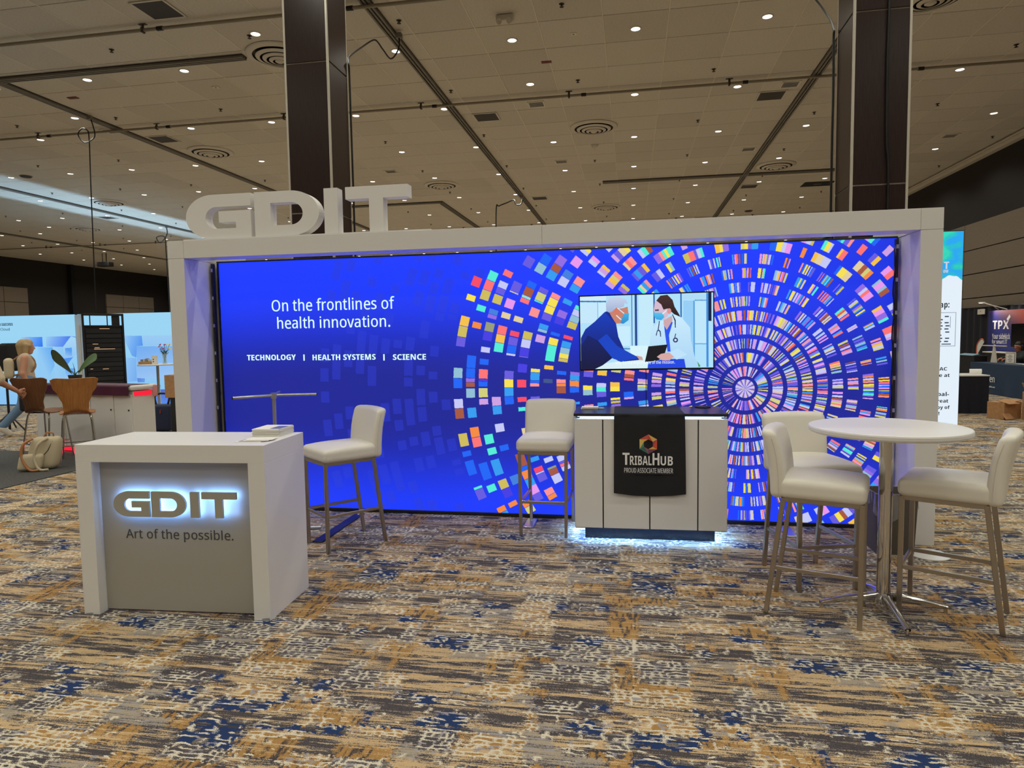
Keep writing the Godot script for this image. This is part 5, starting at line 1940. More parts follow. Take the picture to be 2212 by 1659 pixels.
	t = thing("sample_box", "small open tan sample box on the standing table", "box", Vector3(-11.08, 1.035, -13.9))
	s = S()
	box(s, Vector3(0, 0.03, 0), Vector3(0.3, 0.06, 0.16), 0.004)
	part("tray", s, M.cardboard, t)
	for k in 4:
		s = S()
		box(s, Vector3(-0.1 + 0.065 * k, 0.09, 0.0), Vector3(0.05, 0.05 + 0.02 * (k % 3), 0.08), 0.004)
		part("sample", s, M.off_white if k % 2 else M.paper_grey, t)
	t = thing("display_card", "upright white card beside the flower vase", "card", Vector3(-10.82, 1.035, -13.85), -0.1)
	s = S()
	box(s, Vector3(0, 0.1, 0), Vector3(0.16, 0.2, 0.02), 0.003)
	part("card", s, M.paper, t)
	for k in 2:
		s = S()
		box(s, Vector3(-0.03, 0.06 + 0.05 * k, 0.011), Vector3(0.03, 0.025, 0.002))
		part("print", s, M.black, t)
	# white counter with maroon runner
	t = thing("exhibit_counter", "white cabinet counter with maroon runner and a red lit end", "counter", Vector3(-8.62, 0.011, -8.47), -deg_to_rad(11.5))
	var w := 1.98
	s = S()
	box(s, Vector3(w * 0.5, 0.47, -0.18), Vector3(w, 0.82, 0.34), 0.004)
	part("carcass", s, M.white, t)
	for q in [[0.02, 0.62], [0.63, 1.16], [1.17, 1.62], [1.63, 1.96]]:
		s = S()
		box(s, Vector3((q[0] + q[1]) * 0.5, 0.45, -0.003), Vector3(q[1] - q[0] - 0.008, 0.76, 0.02), 0.002)
		var door = part("door", s, M.white, t)
		s = S()
		cyl(s, Vector3(q[1] - 0.05, 0.62, 0.008), Vector3(q[1] - 0.05, 0.62, 0.014), 0.012)
		part("lock", s, M.dark_metal, door)
	s = S()
	soft(s, Vector3(w * 0.5 + 0.01, 0.925, -0.17), Vector3(w + 0.05, 0.07, 0.4), 0.03, 3)
	part("top", s, M.white, t)
	s = S()
	soft(s, Vector3(w + 0.04, 0.87, -0.33), Vector3(0.05, 0.17, 0.06), 0.022, 2)
	part("end_scroll", s, mat(c8(214, 150, 150), 0.4), t)  # white scroll tinted pink, the red LED light painted into its colour
	var red := glow(Color(1.0, 0.10, 0.22), 1.1)
	s = S()
	box(s, Vector3(w + 0.005, 0.845, -0.16), Vector3(0.012, 0.06, 0.27), 0.002)
	part("led_panel", s, red, t)
	s = S()
	box(s, Vector3(w * 0.5, 0.03, -0.02), Vector3(w - 0.1, 0.05, 0.02))
	part("led_strip", s, red, t)
	area_light("red_glow", Vector3(w * 0.5, 0.03, 0.0), Vector2(w - 0.1, 0.05), 0.05, Color(1.0, 0.3, 0.42), Vector3(0, PI, 0), t)
	t = thing("table_runner", "shiny maroon cloth runner hanging over the left booth's counter", "runner", Vector3(-8.62, 0.011, -8.47), -deg_to_rad(11.5))
	s = S()
	sheet(s, func(u, v):
		var x: float = lerpf(0.05, 1.97, u)
		if v < 0.5:
			return Vector3(x, 0.963, lerpf(-0.3, 0.045, v * 2.0))
		return Vector3(x, 0.963 - 0.28 * (v - 0.5), 0.05 + 0.006 * sin(u * 30.0) * (v - 0.5) * 2.0), 40, 10)
	part("cloth", s, M.maroon, t)
	# wooden chairs
	var ch = wooden_chair("light oak shell chair on chrome legs at the maroon runner counter", M.wood)
	ch.position = Vector3(-7.22, 0.012, -7.72)
	ch.rotation.y = atan2(0.76, -0.65)
	ch = wooden_chair("dark oak shell chair on chrome legs beside the standing person", M.wood_old)
	ch.position = Vector3(-7.8, 0.012, -7.84)
	ch.rotation.y = atan2(0.99, -0.08)
	# backpack on the floor
	t = thing("backpack", "beige canvas backpack with leather straps slumped on the dark carpet", "bag", Vector3(-7.18, 0.01, -7.12), 0.5)
	var canvas_cloth := mat(Color.WHITE, 0.9)
	canvas_cloth.albedo_texture = noise_tex(0.1, c8(184, 170, 140), c8(206, 194, 166), 41)
	canvas_cloth.uv1_triplanar = true
	canvas_cloth.uv1_scale = Vector3.ONE * 4.0
	var tan_strap := mat(c8(176, 122, 78), 0.6)
	s = S()
	soft(s, Vector3(0, 0.2, 0), Vector3(0.34, 0.4, 0.2), 0.07, 5, func(p):
		p.x += 0.35 * (p.y - 0.1) * 0.6
		p.x *= 1.0 - 0.45 * maxf(0.0, p.y - 0.22)
		p.z *= 1.0 - 0.6 * maxf(0.0, p.y - 0.2)
		return p)
	part("body", s, canvas_cloth, t)
	s = S()
	soft(s, Vector3(-0.1, 0.11, 0.12), Vector3(0.26, 0.2, 0.1), 0.045, 3, func(p):
		p.x += 0.2 * (p.y - 0.1)
		return p)
	part("pocket", s, canvas_cloth, t)
	for k in 2:
		s = S()
		tube(s, curve([Vector3(0.08 - 0.16 * k, 0.39, 0.08), Vector3(0.0 - 0.16 * k, 0.33, 0.15), Vector3(-0.05 - 0.13 * k, 0.18, 0.16), Vector3(0.0 - 0.1 * k, 0.03, 0.19), Vector3(0.1 - 0.1 * k, 0.02, 0.2)], 5), 0.016, 7)
		part("strap", s, canvas_cloth if k == 0 else tan_strap, t)
	s = S()
	tube(s, curve([Vector3(0.02, 0.4, 0.0), Vector3(0.06, 0.45, 0.02), Vector3(0.12, 0.44, 0.02), Vector3(0.12, 0.39, 0.0)], 5), 0.009, 7)
	part("handle", s, tan_strap, t)
	s = S()
	tube(s, [Vector3(0.13, 0.35, 0.085), Vector3(0.08, 0.24, 0.103), Vector3(-0.02, 0.12, 0.104)], 0.004, 5)
	part("zip", s, M.cable, t)
	# potted plant beside the counter
	t = thing("potted_plant", "green plant with big paddle leaves behind the wooden chairs", "plant", Vector3(-7.95, 0.976, -8.5))
	s = S()
	lathe(s, [Vector2(0, 0), Vector2(0.07, 0), Vector2(0.09, 0.12), Vector2(0.08, 0.12), Vector2(0, 0.1)], 20)
	part("pot", s, mat(c8(60, 62, 50), 0.7), t)
	var leafm := mat(c8(62, 96, 40), 0.5)
	leafm.backlight_enabled = true
	leafm.backlight = Color(0.1, 0.16, 0.04)
	for q in [[Vector3(-0.46, 0.36, -0.1), 0.26, 0.8], [Vector3(0.36, 0.36, -0.02), 0.13, -0.9], [Vector3(0.1, 0.24, 0.12), 0.08, 1.0]]:
		var tip: Vector3 = q[0]
		s = S()
		var mid := tip * 0.45 + Vector3(0, 0.06, 0)
		tube(s, curve([Vector3(0, 0.09, 0), Vector3(tip.x * 0.1, 0.16, tip.z * 0.1), mid], 4), 0.007, 6)
		var stem = part("stem", s, leafm, t)
		s = S()
		sheet(s, func(u, v):
			var c: Vector3 = Vector3(tip.x * 0.15, 0.15, tip.z * 0.15).bezier_interpolate(mid + Vector3(0, 0.08, 0), tip + Vector3(0, 0.03, 0), tip, v)
			var wdt: float = q[1] * pow(sin(clampf(v * 0.96 + 0.03, 0.0, 1.0) * PI), 0.6)
			return c + Vector3(0.5 * (u - 0.5), 0.2 * absf(u - 0.5) + (u - 0.5) * 1.2 * q[2], (u - 0.5) * 0.9) * wdt, 6, 12, 0.002)
		part("leaf", s, leafm, stem)
	# trolley bag and a tan panel behind the left post
	t = thing("trolley_bag", "dark blue wheeled shopping bag with a black loop handle", "bag", Vector3(-7.98, 0, -10.35), 0.2)
	s = S()
	soft(s, Vector3(0, 0.25, 0), Vector3(0.34, 0.46, 0.26), 0.05, 3, func(p):
		p.x *= 1.0 + 0.25 * (p.y - 0.2)
		return p)
	part("bag", s, mat(c8(22, 34, 66), 0.7), t)
	s = S()
	tube(s, curve([Vector3(-0.1, 0.44, 0), Vector3(-0.13, 0.6, 0), Vector3(-0.06, 0.66, 0), Vector3(0.06, 0.66, 0), Vector3(0.12, 0.6, 0), Vector3(0.08, 0.44, 0)], 5), 0.018, 8)
	part("handle", s, M.black, t)
	for k in [-1, 1]:
		s = S()
		cyl(s, Vector3(0.14 * k, 0.04, -0.12), Vector3(0.17 * k, 0.04, -0.12), 0.04)
		part("wheel", s, M.black, t)
	s = S()
	box(s, Vector3(0.02, 0.36, 0.138), Vector3(0.03, 0.06, 0.006), 0.002)
	part("badge", s, M.red_tag, t)
	t = thing("tan_lectern", "tan panelled lectern on a black stem half hidden by the left post", "lectern", Vector3(-7.12, 0, -9.62))
	s = S()
	box(s, Vector3(0, 0.85, 0), Vector3(0.3, 0.36, 0.25), 0.004)
	part("panel", s, M.cardboard, t)
	s = S()
	box(s, Vector3(0, 0.35, 0), Vector3(0.18, 0.68, 0.18), 0.004)
	part("stem", s, M.black, t)
	s = S()
	box(s, Vector3(0, 0.015, 0), Vector3(0.34, 0.03, 0.3), 0.004)
	part("base", s, M.black, t)

func wooden_chair(label, m):
	var t = thing("shell_chair", label, "chair", Vector3.ZERO, 0.0, "wooden shell chairs")
	var path := [Vector3(0.22, 0.65, 0), Vector3(0.16, 0.665, 0), Vector3(0.0, 0.655, 0), Vector3(-0.14, 0.652, 0), Vector3(-0.215, 0.685, 0), Vector3(-0.245, 0.77, 0), Vector3(-0.265, 0.88, 0), Vector3(-0.285, 0.99, 0), Vector3(-0.31, 1.095, 0)]
	var half := [0.17, 0.2, 0.205, 0.18, 0.135, 0.14, 0.18, 0.24, 0.262]
	var sp := curve(path, 4)
	var n := sp.size() - 1
	var s := S()
	sheet(s, func(u, v):
		var f: float = v * n
		var i := mini(int(f), n - 1)
		var p: Vector3 = sp[i].lerp(sp[i + 1], f - i)
		var g: float = v * (half.size() - 1)
		var j := mini(int(g), half.size() - 2)
		var k: float = g - j
		k = k * k * (3.0 - 2.0 * k)
		var w: float = lerpf(half[j], half[j + 1], k)
		var e: float = u * 2.0 - 1.0
		if v > 0.9:
			p.y += 0.018 * (e * e * 1.4 - pow(absf(e), 8.0) * 2.2) * (v - 0.9) * 10.0
		if v > 0.5:
			p.x += 0.03 * e * e
		else:
			p.y -= 0.02 * e * e
		return Vector3(p.x, p.y, -e * w), 14, 32, 0.012)
	part("seat_shell", s, m, t)
	for k in [-1, 1]:
		s = S()
		tube(s, curve([Vector3(0.19, 0.0, 0.2 * k), Vector3(0.16, 0.3, 0.175 * k), Vector3(0.13, 0.6, 0.15 * k), Vector3(0.1, 0.632, 0.1 * k), Vector3(0.08, 0.634, 0.0)], 4), 0.011, 8)
		part("leg", s, M.chrome, t)
		s = S()
		tube(s, curve([Vector3(-0.24, 0.0, 0.2 * k), Vector3(-0.2, 0.3, 0.175 * k), Vector3(-0.15, 0.59, 0.15 * k), Vector3(-0.12, 0.622, 0.1 * k), Vector3(-0.1, 0.624, 0.0)], 4), 0.011, 8)
		part("leg", s, M.chrome, t)
		s = S()
		tube(s, [Vector3(0.168, 0.22, 0.181 * k), Vector3(-0.212, 0.22, 0.181 * k)], 0.008, 8)
		part("foot_rail", s, M.chrome, t)
	for x in [0.168, -0.212]:
		s = S()
		tube(s, [Vector3(x, 0.22, -0.181), Vector3(x, 0.22, 0.181)], 0.008, 8)
		part("foot_rail", s, M.chrome, t)
	return t
# ---------------------------------------------------------------- right side of the hall
func totem_image() -> Image:
	canvas = Image.create(256, 732, false, Image.FORMAT_RGB8)
	canvas.fill(c8(232, 244, 255))
	var n := FastNoiseLite.new()
	n.frequency = 0.006
	n.seed = 3
	for y in 200:
		for x in 256:
			var edge := 176.0 + 10.0 * sin(x * 0.05) - 14.0 * sin((x - 150.0) * 0.022) + 1.5 * sin(x * 0.23)
			if y > edge:
				continue
			var v := n.get_noise_2d(x + 40.0 * sin(y * 0.02), y * 1.3)
			var band := sin(v * 6.0 + x * 0.012 + y * 0.008)
			var c := c8(40, 170, 250).lerp(c8(36, 214, 178), clampf(0.5 + 0.5 * band, 0.0, 1.0))
			canvas.set_pixel(x, y, c.lerp(c8(90, 226, 214), clampf(band * band * band, 0.0, 1.0) * 0.4))
	# floor plan
	var ink := c8(40, 60, 84)
	for q in [[60, 282, 240, 283], [60, 400, 240, 401], [239, 282, 240, 401], [60, 282, 61, 401]]:
		canvas.fill_rect(Rect2i(q[0], q[1], maxi(1, q[2] - q[0]), maxi(1, q[3] - q[1])), ink)
	for r in 9:
		for k in 7:
			if (r * 7 + k * 3) % 5 == 0:
				continue
			canvas.fill_rect(Rect2i(72 + k * 22 + (r % 2) * 3, 294 + r * 11, 13, 4), ink)
	canvas.fill_rect(Rect2i(196, 392, 30, 3), ink)
	canvas.fill_rect(Rect2i(222, 296, 1, 40), ink)
	return canvas

func sign_image() -> Image:
	canvas = Image.create(256, 160, false, Image.FORMAT_RGB8)
	for y in 160:
		for x in 256:
			var w := clampf((x * 0.8 - y * 0.9 + 20.0) / 130.0, 0.0, 1.0)
			canvas.set_pixel(x, y, c8(38, 46, 120).lerp(c8(214, 82, 66), w * w * (3.0 - 2.0 * w)))
	return canvas

func build_right_side():
	var t = thing("screen_totem", "tall glowing white and teal totem with a floor map beside the frame", "totem", Vector3(3.98, 0, -10.3))
	var s := S()
	box(s, Vector3(0, 1.46, -0.06), Vector3(1.03, 2.92, 0.1), 0.004)
	part("housing", s, M.black, t)
	s = S()
	uvquad(s, Vector3(-0.505, 0.03, 0), Vector3(0.505, 0.03, 0), Vector3(0.505, 2.905, 0), Vector3(-0.505, 2.905, 0))
	part("screen", s, picture(totem_image(), 0.95), t)
	var ink := mat(c8(44, 66, 92), 0.7)
	var lit := glow(Color(0.86, 0.9, 0.96), 0.8)
	for q in [["T", 4.246, 2.395, 0.068, 0.1, 1], ["ow", 4.243, 2.343, 0.064, 0.042, 1], ["ap:", 4.215, 1.838, 0.118, 0.092, 0], ["AC", 4.231, 0.991, 0.098, 0.048, 0], ["e at", 4.23, 0.901, 0.134, 0.046, 0], ["bal-", 4.218, 0.634, 0.145, 0.058, 0], ["reat", 4.218, 0.541, 0.138, 0.046, 0], ["oy of", 4.216, 0.436, 0.161, 0.066, 0], ["!", 4.234, 0.365, 0.014, 0.046, 0]]:
		lettering("print", q[0], lit if q[5] else ink, t, Vector3(q[1] - 3.98, q[2], 0.002), q[3], q[4], 0.0, true, 0.002)
	area_light("totem_glow", Vector3(0, 1.46, 0.03), Vector2(1.0, 2.85), 0.7, Color(0.82, 0.9, 1.0), Vector3(0, PI, 0), t)

	# low black draped table
	t = thing("draped_table", "low black draped table with a white top beside the glowing totem", "table", Vector3(5.9, 0, -14.0))
	s = S()
	sheet(s, func(u, v): return Vector3(lerpf(-0.55, 0.57, u), lerpf(0.0, 0.69, v), 0.3 + 0.012 * sin(u * 40.0) * (1.0 - v)), 40, 4)
	sheet(s, func(u, v): return Vector3(0.57 + 0.012 * sin(u * 30.0) * (1.0 - v), lerpf(0.0, 0.69, v), lerpf(0.3, -0.3, u)), 24, 4)
	sheet(s, func(u, v): return Vector3(-0.55, lerpf(0.0, 0.69, v), lerpf(-0.3, 0.3, u)), 4, 2)
	part("skirt", s, mat(c8(20, 22, 36), 0.85), t)
	s = S()
	box(s, Vector3(0.01, 0.702, 0), Vector3(1.14, 0.024, 0.62), 0.003)
	part("table_top", s, M.white, t)
	t = thing("paper_stand", "bent white card standing on the low black draped table", "card", Vector3(6.34, 0.714, -13.9))
	s = S()
	sheet(s, func(u, v): return Vector3(lerpf(-0.12, 0.09, u) + 0.03 * v, 0.1 * v, -0.06 * v * v), 6, 6, 0.004)
	part("card", s, M.paper, t)
	# cardboard boxes
	t = thing("cardboard_box", "open brown cardboard box with a torn flap on the carpet", "box", Vector3(6.4, 0, -13.02), 0.5)
	s = S()
	box(s, Vector3(0, 0.145, 0), Vector3(0.42, 0.29, 0.3), 0.003)
	part("carton", s, M.cardboard, t)
	for q in [[Vector3(-0.08, 0.296, 0.13), Vector3(0.25, 0.008, 0.22), Basis(Vector3.RIGHT, 0.2)], [Vector3(0.1, 0.30, 0.0), Vector3(0.24, 0.008, 0.28), Basis(Vector3.BACK, 0.14)], [Vector3(-0.17, 0.06, 0.19), Vector3(0.2, 0.12, 0.006), Basis(Vector3.RIGHT, -0.7)]]:
		s = S()
		box(s, q[0], q[1], 0.001, q[2])
		part("flap", s, M.cardboard, t)
	t = thing("cardboard_box", "taller brown cardboard box standing at the end of the torn one", "box", Vector3(6.84, 0, -12.75), 0.35)
	s = S()
	box(s, Vector3(0, 0.24, 0), Vector3(0.42, 0.48, 0.34), 0.003)
	part("carton", s, M.cardboard, t)
	s = S()
	box(s, Vector3(-0.26, 0.55, 0.05), Vector3(0.006, 0.2, 0.3), 0.001, Basis(Vector3.BACK, 0.5))
	part("flap", s, M.cardboard, t)
	# navy draped table
	t = thing("draped_table", "navy cloth covered table with lettering on its front", "table", Vector3(8.45, 0, -17.4))
	s = S()
	sheet(s, func(u, v): return Vector3(0.02 * sin(u * 26.0) * (1.0 - v) * (1.0 - v) - 0.02 * (1.0 - v), lerpf(0.01, 0.725, v), lerpf(-1.42, 1.42, u)), 60, 8)
	sheet(s, func(u, v): return Vector3(lerpf(0.76, 0.0, u), lerpf(0.01, 0.725, v), -1.42 - 0.015 * sin(u * 20.0) * (1.0 - v)), 20, 6)
	sheet(s, func(u, v): return Vector3(lerpf(0.0, 0.76, u), lerpf(0.01, 0.725, v), 1.42), 8, 4)
	box(s, Vector3(0.38, 0.72, 0), Vector3(0.76, 0.012, 2.84), 0.003)
	part("cloth", s, M.navy, t)
	lettering("print", "gen", M.text_white, t, Vector3(-0.045, 0.245, -0.5), 0.345, 0.17, -PI * 0.5, false, 0.004)
	lettering("print", "healthcare", M.text_white, t, Vector3(-0.05, 0.165, -0.45), 0.33, 0.04, -PI * 0.5, false, 0.004)
	t = thing("crossbar_stand", "white tapered stand with a long crossbar on the navy table", "stand", Vector3(8.8, 0.727, -18.45))
	s = S()
	extrude(s, PackedVector2Array([Vector2(-0.13, 0), Vector2(0.13, 0), Vector2(0.03, 0.4), Vector2(-0.02, 0.4)]), 0.03, Transform3D(Basis(Vector3.UP, -PI * 0.5), Vector3(0.015, 0, 0)))
	part("upright", s, M.off_white, t)
	s = S()
	box(s, Vector3(0, 0.41, 0), Vector3(0.03, 0.025, 1.1), 0.004)
	part("crossbar", s, M.off_white, t)
	s = S()
	cyl(s, Vector3(-0.02, 0.41, 0), Vector3(0.02, 0.41, 0), 0.03)
	part("hub", s, M.off_white, t)
	t = thing("table_sign", "small framed paper sign leaning on the navy table", "sign", Vector3(8.7, 0.727, -17.5), -PI * 0.5 + 0.3)
	s = S()
	box(s, Vector3(0, 0.14, 0), Vector3(0.28, 0.28, 0.02), 0.003)
	part("frame", s, M.off_white, t)
	s = S()
	box(s, Vector3(0, 0.14, 0.011), Vector3(0.24, 0.24, 0.004))
	part("border", s, M.text_dark, t)
	s = S()
	box(s, Vector3(0, 0.14, 0.0135), Vector3(0.222, 0.222, 0.003))
	part("sheet", s, M.paper, t)
	for k in 5:
		s = S()
		box(s, Vector3(0, 0.07 + 0.035 * k, 0.0155), Vector3(0.13 if k % 2 else 0.08, 0.011, 0.001))
		part("line", s, M.text_dark, t)
	t = thing("paper_sheets", "loose white papers spread on the navy table", "papers", Vector3(8.85, 0.727, -17.3))
	for k in 5:
		s = S()
		box(s, Vector3(0.03 * (k % 3), 0.002 + 0.004 * k, -0.4 + 0.25 * k), Vector3(0.22, 0.003, 0.3), 0.0, Basis(Vector3.UP, 0.3 * k))
		part("sheet", s, M.paper if k < 4 else M.cardboard, t)
	# dark table behind with leaflets and a small feather flag
	t = thing("draped_table", "dark draped table with leaflets below the small feather flag", "table", Vector3(10.4, 0, -23.5))
	s = S()
	box(s, Vector3(0.3, 0.365, 0), Vector3(0.6, 0.73, 1.1), 0.01)
	part("cloth", s, M.black_cloth, t)
	for k in 3:
		s = S()
		box(s, Vector3(0.08, 0.755, -0.32 + 0.32 * k), Vector3(0.2, 0.02, 0.3), 0.002, Basis(Vector3.BACK, 0.2))
		part("leaflet", s, mat(c8(150, 186, 206), 0.6), t)
	t = thing("feather_flag", "small white feather flag with an orange edge on a dark table", "flag", Vector3(10.72, 0.735, -23.5))
	s = S()
	var rim := curve([Vector3(0, 0.02, 0), Vector3(0, 0.15, -0.02), Vector3(0, 0.34, 0.02), Vector3(0, 0.48, 0.18), Vector3(0, 0.51, 0.33), Vector3(0, 0.43, 0.42)], 5)
	sheet(s, func(u, v):
		var f: float = v * (rim.size() - 1)
		var i := mini(int(f), rim.size() - 2)
		var l: Vector3 = rim[i].lerp(rim[i + 1], f - i)
		return l.lerp(Vector3(0, lerpf(0.02, 0.43, v), lerpf(0.03, 0.43, v)), u), 6, 20, 0.004)
	part("sail", s, mat(c8(226, 226, 224), 0.7), t)
	s = S()
	tube(s, rim.map(func(q): return q - Vector3(0.006, 0, 0)), 0.014, 6)
	part("edge", s, mat(c8(226, 106, 54), 0.6), t)
	s = S()
	cyl(s, Vector3(0, 0, 0), Vector3(0, 0.02, 0), 0.06)
	part("base", s, M.black, t)
	# backdrop drape on the right wall
	t = thing("drape_wall", "black pipe and drape backdrop along the right hand wall", "drape", Vector3(11.3, 0, -23.0))
	for k in 6:
		s = S()
		sheet(s, func(u, v): return Vector3(-0.035 * sin(u * TAU * 5.0), lerpf(0.0, 2.25, v), -6.0 + 2.2 * (k + u)), 60, 2)
		part("drape", s, mat(c8(24, 24, 34), 0.9), t)
	s = S()
	tube(s, [Vector3(0, 2.26, -6.0), Vector3(0, 2.26, 7.2)], 0.02, 8)
	part("top_pipe", s, M.black, t)
	t = thing("drape_sign", "small pale plate hung on the black drape", "sign", Vector3(11.22, 2.03, -24.4))
	s = S()
	box(s, Vector3(0, 0.08, 0), Vector3(0.02, 0.17, 0.46), 0.004)
	part("plate", s, M.off_white, t)
	s = S()
	box(s, Vector3(-0.012, 0.09, -0.03), Vector3(0.004, 0.03, 0.03))
	part("mark", s, M.black, t)
	# printed backdrop panel
	t = thing("backdrop_panel", "navy to orange printed backdrop panel with white lettering", "panel", Vector3(10.95, 0, -21.6))
	s = S()
	box(s, Vector3(0.03, 1.47, 0), Vector3(0.04, 1.28, 3.52), 0.003)
	part("frame", s, M.black, t)
	s = S()
	uvquad(s, Vector3(0, 0.84, -1.76), Vector3(0, 0.84, 1.76), Vector3(0, 2.105, 1.76), Vector3(0, 2.105, -1.76))
	part("print", s, picture(sign_image()), t)
	lettering("headline", "TPX", M.text_white, t, Vector3(-0.002, 1.54, -1.49), 0.92, 0.26, -PI * 0.5, true, 0.004)
	s = S()
	bar(s, Vector3(-0.004, 1.8, -0.68), Vector3(-0.004, 1.93, -0.53), 0.004, 0.1, 0.0, Vector3.RIGHT)
	part("headline_tail", s, M.text_white, t)
	lettering("slogan", "Your sidekick", M.text_white, t, Vector3(-0.002, 1.24, -1.5), 1.0, 0.17, -PI * 0.5, false, 0.004)
	lettering("slogan", "for smart IT", M.text_white, t, Vector3(-0.002, 1.1, -1.5), 0.86, 0.13, -PI * 0.5, false, 0.004)
	t = thing("arm_lamp", "slim white arm lamp above the printed backdrop panel", "lamp", Vector3(10.86, 2.12, -22.4))
	s = S()
	tube(s, [Vector3(0.11, 0.004, 0.06), Vector3(-0.1, 0.14, -0.35), Vector3(-0.2, 0.25, -0.7)], 0.014, 6)
	part("arm", s, M.off_white, t)
	s = S()
	tube(s, [Vector3(0.11, 0.002, -0.42), Vector3(-0.08, 0.13, -0.36)], 0.012, 6)
	part("brace", s, M.off_white, t)
	s = S()
	box(s, Vector3(-0.2, 0.25, -0.78), Vector3(0.1, 0.03, 0.22), 0.006)
	part("lamp_head", s, M.off_white, t)
	s = S()
	box(s, Vector3(-0.2, 0.233, -0.78), Vector3(0.08, 0.006, 0.18))
	part("led_lamp", s, glow(Color(1.0, 0.98, 0.95), 4.0), t)
	var l := SpotLight3D.new()
	l.name = "lamp_beam"
	l.light_energy = 1.6
	l.light_color = Color(1.0, 0.95, 0.9)
	l.spot_angle = 50.0
	l.spot_range = 20.0
	l.spot_attenuation = 2.0
	l.light_size = 0.05
	l.shadow_enabled = true
	t.add_child(l)
	l.position = Vector3(-0.2, 0.21, -0.74)
	l.look_at_from_position(l.position + t.position, Vector3(10.95, 1.75, -22.5))
	t = thing("monitor", "black monitor standing before the printed backdrop panel", "monitor", Vector3(10.6, 0, -20.7))
	s = S()
	box(s, Vector3(0, 1.36, 0), Vector3(0.05, 0.66, 1.2), 0.006)
	part("screen_case", s, M.black_gloss, t)
	s = S()
	cyl(s, Vector3(0.05, 0.03, 0), Vector3(0.05, 1.1, 0), 0.03)
	part("pole", s, M.black, t)
	s = S()
	box(s, Vector3(0.05, 0.015, 0), Vector3(0.4, 0.03, 0.6), 0.005)
	part("base", s, M.black, t)
	t = thing("side_table", "dark cabinet with a white edge below the printed backdrop panel", "cabinet", Vector3(10.62, 0, -22.0))
	s = S()
	box(s, Vector3(0.1, 0.42, 0), Vector3(0.3, 0.84, 1.1), 0.004)
	part("cabinet", s, M.black, t)
	s = S()
	box(s, Vector3(0.1, 0.855, 0), Vector3(0.34, 0.03, 1.6), 0.003)
	part("top", s, M.white, t)

# ---------------------------------------------------------------- people
func blob(st: SurfaceTool, bones: Array, cell: float, k: float):     # one surface round tapered capsules [a, b, ra, rb], joined smoothly
	var lo := Vector3(1e9, 1e9, 1e9)
	var hi := -lo
	for q in bones:
		var m: float = maxf(q[2], q[3]) + k
		lo = lo.min(q[0] - Vector3.ONE * m).min(q[1] - Vector3.ONE * m)
		hi = hi.max(q[0] + Vector3.ONE * m).max(q[1] + Vector3.ONE * m)
	lo -= Vector3.ONE * cell * 2.0
	var nx := int((hi.x - lo.x) / cell) + 3
	var ny := int((hi.y - lo.y) / cell) + 3
	var nz := int((hi.z - lo.z) / cell) + 3
	var d := PackedFloat32Array()
	d.resize(nx * ny * nz)
	d.fill(1.0)
	for q in bones:
		var a: Vector3 = q[0]
		var b: Vector3 = q[1]
		var ra: float = q[2]
		var rb: float = q[3]
		var m: float = maxf(ra, rb) + k + cell * 2.0
		var p0 := ((a.min(b) - Vector3.ONE * m - lo) / cell).floor()
		var p1 := ((a.max(b) + Vector3.ONE * m - lo) / cell).ceil()
		var ab := b - a
		var l2 := maxf(ab.length_squared(), 1e-9)
		for z in range(maxi(0, int(p0.z)), mini(nz, int(p1.z) + 1)):
			for y in range(maxi(0, int(p0.y)), mini(ny, int(p1.y) + 1)):
				var row := (z * ny + y) * nx
				for x in range(maxi(0, int(p0.x)), mini(nx, int(p1.x) + 1)):
					var p := lo + Vector3(x, y, z) * cell
					var t := clampf((p - a).dot(ab) / l2, 0.0, 1.0)
					var e := p.distance_to(a + ab * t) - lerpf(ra, rb, t)
					var f := d[row + x]
					var h := clampf(0.5 + 0.5 * (f - e) / k, 0.0, 1.0)
					d[row + x] = lerpf(f, e, h) - k * h * (1.0 - h)
	var vert := {}
	var step := [1, nx, nx * ny]
	for z in nz - 1:
		for y in ny - 1:
			for x in nx - 1:
				var i := (z * ny + y) * nx + x
				if absf(d[i]) > cell * 2.0:
					continue
				var s := Vector3.ZERO
				var n := 0
				for e in 12:
					var ax := e >> 2
					var u := (ax + 1) % 3
					var v := (ax + 2) % 3
					var o := Vector3.ZERO
					o[u] = e & 1
					o[v] = (e >> 1) & 1
					var ia: int = i + int(o[u]) * step[u] + int(o[v]) * step[v]
					var ib: int = ia + step[ax]
					if (d[ia] < 0.0) != (d[ib] < 0.0):
						o[ax] = d[ia] / (d[ia] - d[ib])
						s += o
						n += 1
				if n:
					vert[i] = lo + (Vector3(x, y, z) + s / n) * cell
	st.set_smooth_group(1)
	for i in vert:
		for ax in 3:
			var u: int = step[(ax + 1) % 3]
			var v: int = step[(ax + 2) % 3]
			if i + step[ax] >= d.size():
				continue
			var inside := d[i] < 0.0
			if inside == (d[i + step[ax]] < 0.0):
				continue
			if not (vert.has(i - u) and vert.has(i - v) and vert.has(i - u - v)):
				continue
			if inside:
				quad(st, vert[i], vert[i - u], vert[i - u - v], vert[i - v])
			else:
				quad(st, vert[i], vert[i - v], vert[i - u - v], vert[i - u])
	st.set_smooth_group(-1)

